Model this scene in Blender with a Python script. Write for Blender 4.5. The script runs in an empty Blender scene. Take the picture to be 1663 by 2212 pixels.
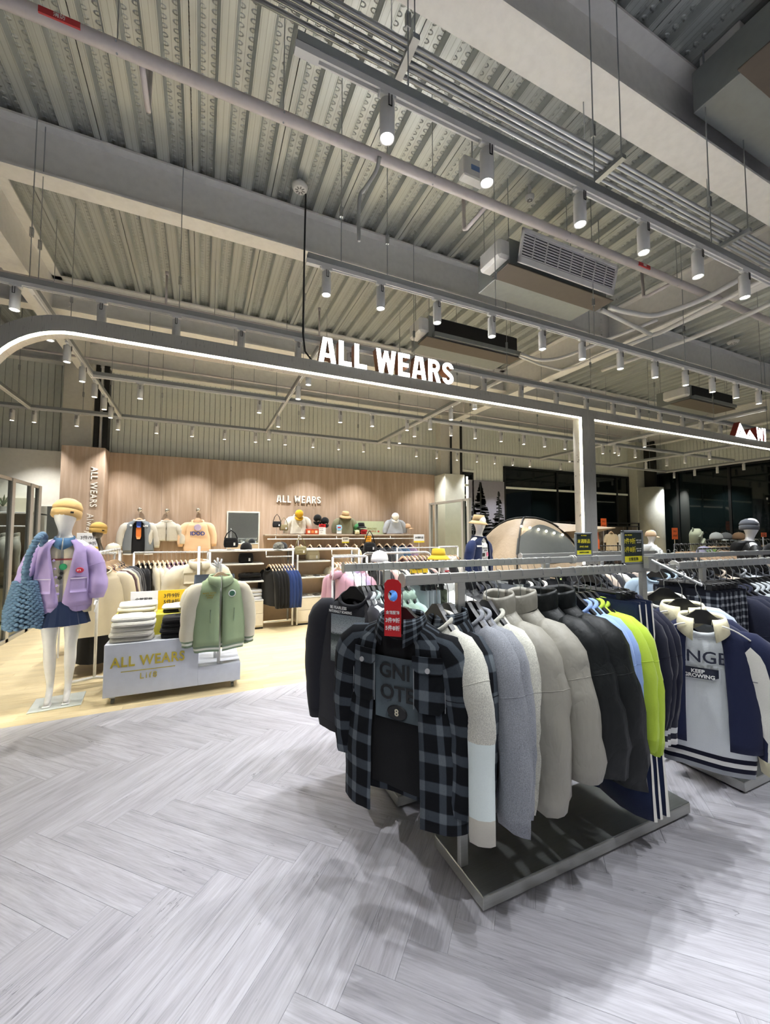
import bpy, math, random
from mathutils import Vector, Matrix, noise
PI = math.pi
rnd = random.Random(7)
S = bpy.context.scene
COL = S.collection
# ------------------------------------------------------------------ camera, world, exposure
F, CX, CY, EYE = 872.5, 831.5, 1106.0, 1.55
PIT, YAW = math.atan(47 / F), math.radians(24.41)
cam = bpy.data.cameras.new('camera')
cam.sensor_fit = 'HORIZONTAL'; cam.sensor_width = 36.0; cam.lens = F / 1663 * 36; cam.clip_end = 200; cam.clip_start = .02
camo = bpy.data.objects.new('camera', cam); COL.objects.link(camo)
camo.location = (0, 0, EYE); camo.rotation_euler = (PI / 2 + PIT, 0, -YAW)
S.camera = camo
w = bpy.data.worlds.new('night'); S.world = w; w.use_nodes = True
w.node_tree.nodes['Background'].inputs[0].default_value = (.012, .014, .018, 1)
w.node_tree.nodes['Background'].inputs[1].default_value = 1.0
S.view_settings.view_transform = 'Standard'; S.view_settings.look = 'None'
S.view_settings.gamma = 1; S.view_settings.use_curve_mapping = False
S.view_settings.exposure = 1.86
SPOT_W = 26.0          # watts of every ceiling spotlight
S.cycles.use_light_tree = True
S.cycles.diffuse_bounces = 3; S.cycles.glossy_bounces = 3; S.cycles.max_bounces = 5; S.cycles.transmission_bounces = 4
S.cycles.sample_clamp_indirect = 4; S.cycles.sample_clamp_direct = 0
S.cycles.use_adaptive_sampling = True; S.cycles.adaptive_threshold = .14
S.cycles.caustics_reflective = False; S.cycles.caustics_refractive = False
# ------------------------------------------------------------------ pixel -> place (photograph 1663 x 2212)
cp, sp = math.cos(PIT), math.sin(PIT)
_fw = Vector((math.sin(YAW) * cp, math.cos(YAW) * cp, sp)); _rt = Vector((math.cos(YAW), -math.sin(YAW), 0))
_up = Vector((-math.sin(YAW) * sp, -math.cos(YAW) * sp, cp))
def ray(x, y): return _fw + _rt * ((x - CX) / F) - _up * ((y - CY) / F)
def az(x, y, z): d = ray(x, y); t = (z - EYE) / d.z; return Vector((d.x * t, d.y * t, z))
def ay(x, y, Y): d = ray(x, y); t = Y / d.y; return Vector((d.x * t, Y, EYE + d.z * t))
def ax(x, y, X): d = ray(x, y); t = X / d.x; return Vector((X, d.y * t, EYE + d.z * t))
def pix(p):
    v = Vector(p) - Vector((0, 0, EYE)); f = v.dot(_fw)
    return (CX + F * v.dot(_rt) / f, CY - F * v.dot(_up) / f, f) if f > .05 else (-9999, -9999, f)
# ------------------------------------------------------------------ materials
MATS = {}
def lin(h):
    h = h.lstrip('#'); c = [int(h[i:i + 2], 16) / 255 for i in (0, 2, 4)]
    return tuple(((x / 12.92) if x <= .04045 else ((x + .055) / 1.055) ** 2.4) for x in c) + (1,)
class NT:
    def __init__(s, name):
        m = bpy.data.materials.new(name); m.use_nodes = True; s.m = m; s.t = m.node_tree
        s.b = s.t.nodes['Principled BSDF']
    def n(s, kind, **kw):
        nd = s.t.nodes.new('ShaderNode' + kind)
        for k, v in kw.items():
            if k.startswith('i_'):
                key = k[2:]; key = int(key) if key.isdigit() else key.replace('_', ' ')
                nd.inputs[key].default_value = v
            else: setattr(nd, k, v)
        return nd
    def l(s, a, b): s.t.links.new(a, b); return s
    def ramp(s, fac, stops, interp='LINEAR'):
        r = s.n('ValToRGB'); r.color_ramp.interpolation = interp
        e = r.color_ramp.elements
        while len(e) < len(stops): e.new(.5)
        for k, (p, c) in enumerate(stops): e[k].position = p; e[k].color = c
        s.l(fac, r.inputs[0]); return r.outputs[0]
    def mix(s, a, b, fac, mode='MIX'):
        x = s.n('Mix', data_type='RGBA', blend_type=mode)
        for sock, v in ((x.inputs[6], a), (x.inputs[7], b), (x.inputs[0], fac)):
            if isinstance(v, (int, float)): sock.default_value = v
            elif isinstance(v, tuple): sock.default_value = v
            else: s.l(v, sock)
        return x.outputs[2]
    def math(s, op, a, b=None, c=None):
        x = s.n('Math', operation=op)
        for i, v in enumerate((a, b, c)):
            if v is None: continue
            if isinstance(v, (int, float)): x.inputs[i].default_value = v
            else: s.l(v, x.inputs[i])
        return x.outputs[0]
    def noise(s, vec, scale, detail=3, rough=.55, dist=0):
        x = s.n('TexNoise'); x.inputs['Scale'].default_value = scale; x.inputs['Detail'].default_value = detail
        x.inputs['Roughness'].default_value = rough; x.inputs['Distortion'].default_value = dist
        s.l(vec, x.inputs['Vector']); return x.outputs['Fac']
    def mapping(s, vec, scale=(1, 1, 1), loc=(0, 0, 0), rot=(0, 0, 0)):
        x = s.n('Mapping'); x.inputs['Scale'].default_value = scale; x.inputs['Location'].default_value = loc; x.inputs['Rotation'].default_value = rot
        s.l(vec, x.inputs['Vector']); return x.outputs[0]
    def bump(s, h, strength=.2, dist=.01):
        x = s.n('Bump'); x.inputs['Strength'].default_value = strength; x.inputs['Distance'].default_value = dist
        s.l(h, x.inputs['Height']); s.l(x.outputs[0], s.b.inputs['Normal'])
    def done(s, rough=.6, metal=0, spec=None, col=None):
        s.b.inputs['Roughness'].default_value = rough; s.b.inputs['Metallic'].default_value = metal
        if spec is not None: s.b.inputs['Specular IOR Level'].default_value = spec
        if col is not None:
            if isinstance(col, tuple): s.b.inputs['Base Color'].default_value = col
            else: s.l(col, s.b.inputs['Base Color'])
        return s.m
def co(t, which='Object'): return t.n('TexCoord').outputs[which]
def M(key, hexc=None, rough=.55, metal=0, spec=None):
    """plain painted / plastic / metal surface with a little grain"""
    if key in MATS: return MATS[key]
    t = NT(key); c = lin(hexc)
    nz = t.noise(co(t), 14, 3); d = tuple(x * .94 for x in c[:3]) + (1,)
    colr = t.mix(d, c, t.ramp(nz, [(.3, (0, 0, 0, 1)), (.62, (1, 1, 1, 1))]))
    MATS[key] = t.done(rough, metal, spec, colr); return MATS[key]
def FAB(hexc, kind='knit', rough=.92):
    """cloth: woven grain, slight colour mottling"""
    key = 'fabric_%s_%s' % (kind, hexc.lstrip('#'))
    if key in MATS: return MATS[key]
    t = NT(key); c = lin(hexc); o = co(t)
    if kind == 'heather':
        n1 = t.noise(o, 260, 2, .7); n2 = t.noise(o, 22, 3)
        cc = t.mix(tuple(x * .62 for x in c[:3]) + (1,), tuple(min(1, x * 1.25) for x in c[:3]) + (1,), t.ramp(n1, [(.36, (0, 0, 0, 1)), (.66, (1, 1, 1, 1))]))
        cc = t.mix(cc, c, t.math('MULTIPLY', n2, .6))
        t.bump(t.noise(o, 420, 2), .25, .004)
    elif kind == 'nylon':
        n2 = t.noise(t.mapping(o, (5, 5, 2.6), (0, 0, 0), (0, .5, .4)), 2.6, 3, .5, .3)
        cc = t.mix(tuple(x * .88 for x in c[:3]) + (1,), c, n2)
        t.bump(t.math('POWER', t.math('ABSOLUTE', t.math('SUBTRACT', n2, .5)), .8), .4, .02); rough = .5
    elif kind == 'camo':
        n1 = t.noise(o, 13, 2); n2 = t.noise(o, 21, 2)
        cc = t.mix(c, tuple(x * .45 for x in c[:3]) + (1,), t.ramp(n1, [(.5, (0, 0, 0, 1)), (.54, (1, 1, 1, 1))]))
        cc = t.mix(cc, tuple(min(1, x * 1.35) for x in c[:3]) + (1,), t.ramp(n2, [(.57, (0, 0, 0, 1)), (.6, (1, 1, 1, 1))]))
    else:
        n1 = t.noise(o, 190, 2, .6); n2 = t.noise(o, 9, 3)
        cc = t.mix(tuple(x * .84 for x in c[:3]) + (1,), c, t.math('ADD', t.math('MULTIPLY', n1, .5), t.math('MULTIPLY', n2, .6)))
        t.bump(n1, .18, .004)
    m = t.done(rough, 0, .25, cc)
    if kind != 'nylon':
        try: t.b.inputs['Sheen Weight'].default_value = .12
        except Exception: pass
    MATS[key] = m; return m
def EMIT(key, hexc, strength):
    if key in MATS: return MATS[key]
    t = NT(key); t.b.inputs['Base Color'].default_value = lin(hexc)
    t.b.inputs['Emission Color'].default_value = lin(hexc); t.b.inputs['Emission Strength'].default_value = strength
    t.m.cycles.emission_sampling = 'NONE'
    MATS[key] = t.m; return t.m
# ------------------------------------------------------------------ mesh builder
class MB:
    def __init__(s): s.v = []; s.f = []; s.m = []; s.uv = []; s.hasuv = False
    def add(s, verts, faces, mi=0, uv=None):
        o = len(s.v); s.v += [tuple(p) for p in verts]
        s.uv += list(uv) if uv else [(0, 0)] * len(verts)
        if uv: s.hasuv = True
        for f in faces: s.f.append([i + o for i in f]); s.m.append(mi)
        return s
    def box(s, x0, x1, y0, y1, z0, z1, mi=0):
        return s.add([(x0, y0, z0), (x1, y0, z0), (x1, y1, z0), (x0, y1, z0), (x0, y0, z1), (x1, y0, z1), (x1, y1, z1), (x0, y1, z1)],
                     [(3, 2, 1, 0), (4, 5, 6, 7), (0, 1, 5, 4), (1, 2, 6, 5), (2, 3, 7, 6), (3, 0, 4, 7)], mi)
    def cbox(s, x0, x1, y0, y1, z0, z1, c=.004, mi=0):
        """box with chamfered edges"""
        xs = (x0, x1); ys = (y0, y1); zs = (z0, z1); V = []; idx = {}
        for i in (0, 1):
            for j in (0, 1):
                for k in (0, 1):
                    p = [xs[i], ys[j], zs[k]]; sg = [1 - 2 * i, 1 - 2 * j, 1 - 2 * k]
                    for a in range(3):
                        q = [p[b] + (sg[b] * c if b != a else 0) for b in range(3)]
                        idx[(i, j, k, a)] = len(V); V.append(q)
        fs = []
        for a in range(3):
            b, d = (a + 1) % 3, (a + 2) % 3
            for e in (0, 1):
                L = []
                for (u, w_) in ((0, 0), (1, 0), (1, 1), (0, 1)):
                    t = [0, 0, 0]; t[a] = e; t[b] = u; t[d] = w_; L.append(idx[(t[0], t[1], t[2], a)])
                fs.append(L if e else L[::-1])
        for a in range(3):
            b, d = (a + 1) % 3, (a + 2) % 3
            for u in (0, 1):
                for w_ in (0, 1):
                    t0 = [0, 0, 0]; t0[b] = u; t0[d] = w_; t1 = list(t0); t1[a] = 1
                    fs.append([idx[(*t0, b)], idx[(*t1, b)], idx[(*t1, d)], idx[(*t0, d)]])
        for i in (0, 1):
            for j in (0, 1):
                for k in (0, 1): fs.append([idx[(i, j, k, 0)], idx[(i, j, k, 1)], idx[(i, j, k, 2)]])
        return s.add(V, fs, mi)
    def tube(s, pts, r, n=8, mi=0, caps=True, flat=1.0):
        pts = [Vector(p) for p in pts]; k = len(pts); R = r if isinstance(r, (list, tuple)) else [r] * k
        V = []; up = None
        for i, p in enumerate(pts):
            d = (pts[min(i + 1, k - 1)] - pts[max(i - 1, 0)]).normalized()
            if up is None: up = Vector((0, 0, 1)) if abs(d.z) < .9 else Vector((0, 1, 0))
            a = d.cross(up)
            a = a.normalized() if a.length > 1e-6 else d.orthogonal().normalized()
            b = a.cross(d).normalized(); up = b
            for q in range(n):
                t = 2 * PI * q / n; V.append(p + a * (R[i] * math.cos(t)) + b * (R[i] * flat * math.sin(t)))
        fs = [[i * n + q, i * n + (q + 1) % n, (i + 1) * n + (q + 1) % n, (i + 1) * n + q] for i in range(k - 1) for q in range(n)]
        if caps: fs += [list(range(n))[::-1], [(k - 1) * n + q for q in range(n)]]
        return s.add(V, fs, mi)
    def cyl(s, p0, p1, r, n=12, mi=0, r1=None): return s.tube([p0, p1], [r, r if r1 is None else r1], n, mi)
    def lathe(s, prof, c=(0, 0, 0), n=20, mi=0, sx=1, sy=1):
        V = [(c[0] + r * sx * math.cos(2 * PI * q / n), c[1] + r * sy * math.sin(2 * PI * q / n), c[2] + z) for r, z in prof for q in range(n)]
        k = len(prof)
        fs = [[i * n + q, i * n + (q + 1) % n, (i + 1) * n + (q + 1) % n, (i + 1) * n + q] for i in range(k - 1) for q in range(n)]
        if prof[0][0] > 1e-5: fs.append(list(range(n))[::-1])
        if prof[-1][0] > 1e-5: fs.append([(k - 1) * n + q for q in range(n)])
        return s.add(V, fs, mi)
    def loft(s, rings, closed=True, mi=0, uvs=None, capa=False, capb=False):
        n = len(rings[0]); k = len(rings); V = [p for r in rings for p in r]
        m = n if closed else n - 1
        fs = [[i * n + q, i * n + (q + 1) % n, (i + 1) * n + (q + 1) % n, (i + 1) * n + q] for i in range(k - 1) for q in range(m)]
        if capa: fs.append(list(range(n))[::-1])
        if capb: fs.append([(k - 1) * n + q for q in range(n)])
        return s.add(V, fs, mi, uvs)
    def prism(s, poly, y0, y1, axis='y', mi=0):
        """polygon in the plane normal to axis, extruded from y0 to y1"""
        def P(a, b, c): return {'y': (a, c, b), 'x': (c, a, b), 'z': (a, b, c)}[axis]
        n = len(poly); V = [P(a, b, y0) for a, b in poly] + [P(a, b, y1) for a, b in poly]
        fs = [list(range(n))[::-1], list(range(n, 2 * n))] + [[i, (i + 1) % n, n + (i + 1) % n, n + i] for i in range(n)]
        return s.add(V, fs, mi)
    def ball(s, c, r, n=12, k=8, sx=1, sy=1, sz=1, mi=0):
        prof = [(r * math.sin(PI * i / k), -r * sz * math.cos(PI * i / k)) for i in range(k + 1)]
        prof[0] = (0, prof[0][1]); prof[-1] = (0, prof[-1][1])
        return s.lathe(prof, c, n, mi, sx, sy)
    def xf(s, mtx):
        s.v = [tuple(mtx @ Vector(p)) for p in s.v]; return s
    def mesh(s, name, mats, smooth=False):
        me = bpy.data.meshes.new(name); me.from_pydata(s.v, [], s.f)
        for m in (mats if isinstance(mats, (list, tuple)) else [mats]): me.materials.append(m)
        if len(me.materials) > 1: me.polygons.foreach_set('material_index', s.m)
        if s.hasuv:
            uvl = me.uv_layers.new(name='UVMap'); li = [0] * len(me.loops); me.loops.foreach_get('vertex_index', li)
            fl = []
            for i in li: fl += s.uv[i]
            uvl.data.foreach_set('uv', fl)
        if smooth: me.polygons.foreach_set('use_smooth', [True] * len(me.polygons))
        me.validate(); me.update(); return me
    def build(s, name, mats, parent=None, smooth=False, loc=None, rot=None):
        return put(name, s.mesh(name, mats, smooth), parent, loc, rot)
def put(name, me, parent=None, loc=None, rot=None):
    o = bpy.data.objects.new(name, me); COL.objects.link(o)
    if parent is not None: o.parent = parent
    if loc is not None: o.location = loc
    if rot is not None: o.rotation_euler = rot
    return o
def tag(o, label, cat, group=None, kind=None):
    o['label'] = label; o['category'] = cat
    if group: o['group'] = group
    if kind: o['kind'] = kind
    return o
def thing(name, label, cat, loc=(0, 0, 0), rz=0, group=None, rot=None):
    o = put(name, None, None, loc, rot or (0, 0, rz)); o.empty_display_size = .05
    return tag(o, label, cat, group)
def struct(o, label=None):
    o['kind'] = 'structure'
    if label: o['label'] = label
    return o
def dup(root, loc=None, rz=None, label=None, group=None, rot=None):
    r = root.copy(); COL.objects.link(r)
    if loc is not None: r.location = loc
    if rot is not None: r.rotation_euler = rot
    elif rz is not None: r.rotation_euler = (0, 0, rz)
    if label: r['label'] = label
    if group: r['group'] = group
    for ch in list(root.children):
        if ch.type == 'LIGHT': continue
        c = ch.copy(); COL.objects.link(c); c.parent = r
        for g in list(ch.children):
            d = g.copy(); COL.objects.link(d); d.parent = c
    return r
ORD = 'first second third fourth fifth sixth seventh eighth ninth tenth eleventh twelfth thirteenth fourteenth fifteenth sixteenth seventeenth eighteenth nineteenth twentieth'.split()
_txt = {}
def textmesh(s, size, depth=.002, bold=0, sx=1.0, align='CENTER', spacing=1.0):
    c = bpy.data.curves.new('lettering', 'FONT'); c.body = s; c.size = size; c.extrude = depth / 2; c.offset = bold * size
    c.align_x = align; c.align_y = 'CENTER'; c.resolution_u = 3; c.space_character = spacing
    o = bpy.data.objects.new('tmp', c); me = bpy.data.meshes.new_from_object(o)
    bpy.data.objects.remove(o); bpy.data.curves.remove(c)
    if sx != 1.0:
        for v in me.vertices: v.co.x *= sx
    return me
def text(s, size, m, parent=None, loc=(0, 0, 0), rot=(PI / 2, 0, 0), name='lettering', depth=.002, bold=0, sx=1.0, align='CENTER', spacing=1.0):
    """flat lettering; default stands upright facing -Y"""
    me = textmesh(s, size, depth, bold, sx, align, spacing); me.materials.clear(); me.materials.append(m)
    return put(name, me, parent, loc, rot)
# ------------------------------------------------------------------ setting materials
def plank_mat(key, base, dark, pale, sc, cracks=True, rough=.42, tint=.10):
    t = NT(key); uv = co(t, 'UV'); oi = t.n('ObjectInfo').outputs['Random']
    off = t.n('CombineXYZ'); t.l(t.math('MULTIPLY', oi, 37.0), off.inputs[0]); t.l(t.math('MULTIPLY', oi, 91.0), off.inputs[1])
    ad = t.n('VectorMath', operation='ADD'); t.l(uv, ad.inputs[0]); t.l(off.outputs[0], ad.inputs[1]); v = ad.outputs[0]
    g = t.noise(t.mapping(v, (1.3 * sc, 16 * sc, 1)), 1.6, 6, .62, .55)
    g2 = t.noise(t.mapping(v, (3.2 * sc, 60 * sc, 1)), 2.2, 4, .6)
    c = t.ramp(g, [(.28, lin(dark)), (.47, lin(base)), (.72, lin(pale))])
    c = t.mix(c, t.ramp(g2, [(.3, tuple(x * .72 for x in lin(base)[:3]) + (1,)), (.6, lin(pale))]), .38)
    if cracks:
        k = t.noise(t.mapping(v, (.75 * sc, 9 * sc, 1)), 2.1, 5, .5, 1.5)
        cr = t.ramp(t.math('ABSOLUTE', t.math('SUBTRACT', k, .5)), [(0, (1, 1, 1, 1)), (.010, (0, 0, 0, 1))])
        ms = t.ramp(t.noise(t.mapping(v, (1.4, 2.2, 1)), 1.7, 2), [(.55, (0, 0, 0, 1)), (.66, (1, 1, 1, 1))])
        c = t.mix(c, tuple(x * .38 for x in lin(dark)[:3]) + (1,), t.math('MULTIPLY', t.math('MULTIPLY', cr, ms), .8))
    hv = t.math('ADD', t.math('MULTIPLY', oi, tint), 1 - tint / 2)
    hs = t.n('HueSaturation'); t.l(hv, hs.inputs['Value']); t.l(c, hs.inputs['Color'])
    t.bump(g2, .06, .003); return t.done(rough, 0, .35, hs.outputs[0])
m_grey = plank_mat('grey_plank', 'B1AFB6', '8C8890', 'CCCBD2', 1.0)
m_maple = plank_mat('maple_plank', 'D6C399', 'C4AA78', 'E2D3AE', 1.0, False, .35, .16)
def wood_wall_mat():
    t = NT('pale_wood_panel'); o = co(t)
    g = t.noise(t.mapping(o, (9, 9, .55)), 1.5, 6, .6, .4); g2 = t.noise(t.mapping(o, (60, 60, 2.2)), 1.5, 3)
    c = t.ramp(g, [(.25, lin('98836F')), (.5, lin('AE9884')), (.78, lin('BFAC9C'))])
    c = t.mix(c, lin('9E8977'), t.math('MULTIPLY', t.ramp(g2, [(.4, (0, 0, 0, 1)), (.7, (1, 1, 1, 1))]), .35))
    return t.done(.55, 0, .3, c)
m_wood = wood_wall_mat()
def deck_mat():
    t = NT('galvanised_deck'); o = co(t)
    g = t.noise(t.mapping(o, (22, .35, 22)), 1.3, 4, .6); g2 = t.noise(o, 5, 4)
    c = t.mix(lin('A6ACAA'), lin('DADFDD'), g); c = t.mix(c, lin('B9BEBA'), t.math('MULTIPLY', g2, .45))
    sep = t.n('SeparateXYZ'); t.l(o, sep.inputs[0])
    yy = t.math('FRACT', t.math('MULTIPLY', sep.outputs[1], 16)); d = t.math('SUBTRACT', yy, .5)
    fx = t.math('SUBTRACT', t.math('FRACT', t.math('MULTIPLY', t.math('ADD', sep.outputs[0], .045), 11.11)), .5)
    rr = t.math('SQRT', t.math('ADD', t.math('MULTIPLY', d, d), t.math('MULTIPLY', fx, fx)))
    dot = t.ramp(rr, [(.16, (1, 1, 1, 1)), (.3, (0, 0, 0, 1))])
    top = t.math('GREATER_THAN', sep.outputs[2], .05); t.bump(t.math('MULTIPLY', dot, top), .8, .012)
    gr = t.math('FRACT', t.math('MULTIPLY', sep.outputs[0], 22.2)); c = t.mix(c, lin('4C5049'), t.ramp(gr, [(0, (.55, .55, .55, 1)), (.07, (0, 0, 0, 1)), (.93, (0, 0, 0, 1)), (1, (.55, .55, .55, 1))]))
    return t.done(.38, .42, .5, c)
m_deck = deck_mat()
m_beam = M('white_steel_paint', 'F8F7F3', .6); m_white = M('white_wall_paint', 'E6E3D8', .75)
m_siding = M('pale_green_siding', 'EDF0E6', .55); m_groove = M('siding_groove', '6E746B', .8)
m_dark = M('dark_bronze_metal', '2A2B29', .5, .3); m_black = M('black_metal', '111212', .45, .2)
m_plaster = M('plaster_column', 'CDCDC0', .8); m_trackw = M('white_track_paint', 'E6E6E4', .4); m_galv = M('galvanised_strut', 'A9ADB0', .35, .85)
m_pipe = M('white_pipe', 'D6CFCF', .5); m_conduit = M('steel_conduit', 'BFC2C4', .28, .9)
def brushed(key, hexc, rough=.32, aniso=(3, 60, 60)):
    t = NT(key); o = co(t); g = t.noise(t.mapping(o, aniso), 3, 4)
    c = t.mix(tuple(x * .72 for x in lin(hexc)[:3]) + (1,), lin(hexc), g)
    t.l(t.math('ADD', t.math('MULTIPLY', g, .16), rough - .08), t.b.inputs['Roughness'])
    t.b.inputs['Metallic'].default_value = .6; t.l(c, t.b.inputs['Base Color']); MATS[key] = t.m; return t.m
m_steel = brushed('brushed_steel', 'C9CAC6'); m_steel_dark = brushed('brushed_steel_plate', '8F9290', .42)
t = NT('night_glass'); t.b.inputs['Base Color'].default_value = (.004, .007, .007, 1); m_night = t.done(.03, 0, .5)
t = NT('clear_glass'); t.b.inputs['Base Color'].default_value = (.9, .96, .93, 1); t.b.inputs['Transmission Weight'].default_value = 1; t.b.inputs['IOR'].default_value = 1.05; m_glass = t.done(.01)
t = NT('mirror_glass'); t.b.inputs['Base Color'].default_value = (.75, .8, .78, 1); m_mirror = t.done(.02, 1)
# ------------------------------------------------------------------ floors
YB = 4.28                                   # grey herringbone in front, maple boards behind
X0, X1, Y0r, Y1r = -7.0, 15.5, -5.0, 9.75   # room
HD = 5.4                                    # underside of the roof deck
floor = struct(MB().box(X0, X1, Y0r, YB, -.08, -.007).box(X0, X1, YB, Y1r, -.08, -.0071).build('floor', M('floor_screed', '5F5C5C', .9)), 'grey herringbone plank floor with pale maple boards inside the shop')
def plank_verts(L, W, g=.0004, h=.007):
    a, b = L / 2 - g, W / 2 - g; c = .0006
    V = [(-a, -b, -h), (a, -b, -h), (a, b, -h), (-a, b, -h), (-a, -b, -c), (a, -b, -c), (a, b, -c), (-a, b, -c), (-a + c, -b + c, 0), (a - c, -b + c, 0), (a - c, b - c, 0), (-a + c, b - c, 0)]
    Fs = [(0, 1, 5, 4), (1, 2, 6, 5), (2, 3, 7, 6), (3, 0, 4, 7), (4, 5, 9, 8), (5, 6, 10, 9), (6, 7, 11, 10), (7, 4, 8, 11), (8, 9, 10, 11)]
    return V, Fs
PW, PN = .1523, 6
PL = PW * PN
pv, pf = plank_verts(PL, PW); _mb = MB(); _mb.add(pv, pf, 0, [(x, y) for x, y, z in pv]); plank_me = _mb.mesh('plank', m_grey)
cands = []
s2 = math.sqrt(.5)
for mm in range(-12, 30):
    for k in range(-60, 130):
        for o in (0, 1):
            if o == 0: u, v = k + PN / 2, k + .5
            else: u, v = k + .5, k + 1 + PN / 2
            u += mm * PN; v -= mm * PN
            X, Y = (u + v) * s2 * PW, (v - u) * s2 * PW + 2.634
            if not (X0 < X < X1 and Y0r < Y < YB + .33): continue
            cands.append((X, Y, -PI / 4 if o == 0 else PI / 4))
def score(c):
    best = 0
    for dx, dy in ((0, 0), (.3, .3), (-.3, -.3), (.3, -.3), (-.3, .3)):
        p = pix((c[0] + dx, c[1] + dy, 0))
        if p[2] > .2 and -60 < p[0] < 1723 and p[1] < 2300: best = max(best, 1 / p[2] ** 2)
    return best
cands.sort(key=score, reverse=True)
rest = MB(); npl = 0
def clipy(poly, yb):
    out = []
    for i in range(len(poly)):
        a, b = poly[i], poly[(i + 1) % len(poly)]
        ia, ib = a[1] <= yb, b[1] <= yb
        if ia: out.append(a)
        if ia != ib:
            t_ = (yb - a[1]) / (b[1] - a[1]); out.append(tuple(a[q] + t_ * (b[q] - a[q]) for q in range(len(a))))
    return out
for (X, Y, r) in cands:
    cr, sr = math.cos(r), math.sin(r); cut = Y + (PL + PW) / 2 * s2 > YB
    if npl < 296 and score((X, Y)) > 0:
        if not cut: put('plank', plank_me, floor, (X, Y, 0), (0, 0, r))
        else:
            poly = clipy([(X + x * cr - y * sr, Y + x * sr + y * cr, x, y) for x, y, z in pv[8:12]], YB)
            if len(poly) < 3: continue
            n = len(poly); b = MB()
            b.add([(p[0] - X, p[1] - Y, 0) for p in poly] + [(p[0] - X, p[1] - Y, -.007) for p in poly], [list(range(n))] + [[i, i + n, (i + 1) % n + n, (i + 1) % n] for i in range(n)], 0, [(p[2], p[3]) for p in poly] * 2)
            b.build('plank', m_grey, floor, loc=(X, Y, 0))
        npl += 1
    else:
        q = clipy([(X + x * cr - y * sr, Y + x * sr + y * cr, x, y) for x, y, z in pv[8:12]], YB)
        if len(q) < 3: continue
        a, b_ = rnd.random() * 40, rnd.random() * 90
        rest.add([(p[0], p[1], 0) for p in q], [list(range(len(q)))], 0, [(p[2] + a, p[3] + b_) for p in q])
rest.build('plank_field', m_grey, floor)['kind'] = 'stuff'
BW, BL = .105, 1.21
bv, bf = plank_verts(BL, BW); _mb = MB(); _mb.add(bv, bf, 0, [(x, y) for x, y, z in bv]); board_me = _mb.mesh('floor_board', m_maple)
rest = MB(); cb = []
for j in range(int((Y1r - YB) / BW) + 1):
    off = (j * .43) % BL
    for i in range(-7, 15): cb.append((i * BL + off, YB + (j + .5) * BW))
cb = [c for c in cb if X0 < c[0] < X1 and c[1] < Y1r]
cb.sort(key=score, reverse=True)
for i, (X, Y) in enumerate(cb):
    if i < 290 and score((X, Y)) > 0 and X < 6: put('floor_board', board_me, floor, (X, Y, 0))
    else:
        a, b_ = rnd.random() * 40, rnd.random() * 90
        rest.add([(X + x, Y + y, 0) for x, y, z in bv[8:12]], [(0, 1, 2, 3)], 0, [(x + a, y + b_) for x, y, z in bv[8:12]])
rest.build('board_field', m_maple, floor)['kind'] = 'stuff'
# ------------------------------------------------------------------ roof deck
ceiling = struct(MB().box(X0, X1, Y0r, Y1r, HD + .09, HD + .14).build('ceiling', m_deck), 'corrugated galvanised metal roof deck with trapezoid ribs')
def deck_panel():
    b = MB(); prof = [(.004, .012), (.004, 0)]
    for k in range(3):
        x = k * .27
        prof += [(x + .055 if k else .055, 0), (x + .08, .065), (x + .19, .065), (x + .215, 0)]
    prof += [(.806, 0), (.806, .012)]
    n = len(prof)
    b.add([(x, 0, z) for x, z in prof] + [(x, Y1r - Y0r - .02, z) for x, z in prof], [[i, i + 1, n + i + 1, n + i] for i in range(n - 1)])
    return b.mesh('deck_panel', m_deck)
dp = deck_panel()
for i in range(-9, 20):
    x = -.17 + i * .81
    if x > X0 - .4 and x + .81 < X1 + .3: put('deck_panel', dp, ceiling, (x, Y0r + .01, HD))
# ------------------------------------------------------------------ steel beams
def hbeam(name, label, a0, a1, c0, c1, z0, z1, along='x', fl=.022, web=.014):
    b = MB(); mid = (c0 + c1) / 2
    for (p0, p1, q0, q1) in ((c0, c1, z0, z0 + fl), (c0, c1, z1 - fl, z1), (mid - web / 2, mid + web / 2, z0 + fl, z1 - fl)):
        if along == 'x': b.box(a0, a1, p0, p1, q0, q1)
        else: b.box(p0, p1, a0, a1, q0, q1)
    return struct(b.build(name, m_beam), label)
HZ = HD - .004
hbeam('beam_front', 'deep white steel beam crossing above the clothes racks', X0, X1, 1.79, 2.06, 4.80, HZ)
hbeam('beam_middle', 'white steel beam crossing above the lit sign', X0, X1, 4.565, 4.77, 4.884, HZ)
hbeam('beam_rear', 'white steel beam in front of the siding wall', X0, X1, 7.30, 7.50, 4.884, HZ)
hbeam('beam_wall', 'white steel beam along the top of the siding wall', X0, X1, 9.52, 9.72, 4.86, HZ)
hbeam('beam_back', 'white steel beam behind the photographer', X0, X1, -1.6, -1.35, 4.80, HZ)
hbeam('girder_left', 'white steel girder running away above the mannequin', Y0r, 9.75, -2.24, -1.99, 4.72, HZ, 'y')
hbeam('girder_right', 'white steel girder running away beside the air units', Y0r, 9.75, 6.32, 6.56, 4.72, HZ, 'y')
hbeam('girder_far', 'white steel girder near the far glass corner', Y0r, 9.75, 14.6, 14.85, 4.72, HZ, 'y')
for gx in (-2.115, 6.44):      # bolted plates where the beams meet the girders
    for yb in (4.667, 7.4):
        b = MB()
        for sd in (-1, 1):
            for k in range(5): b.cyl((gx + sd * .22, yb - .012, 4.98 + k * .07), (gx + sd * .22, yb - .03, 4.98 + k * .07), .013, 6)
        struct(b.build('trim_bolts', m_beam))
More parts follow.
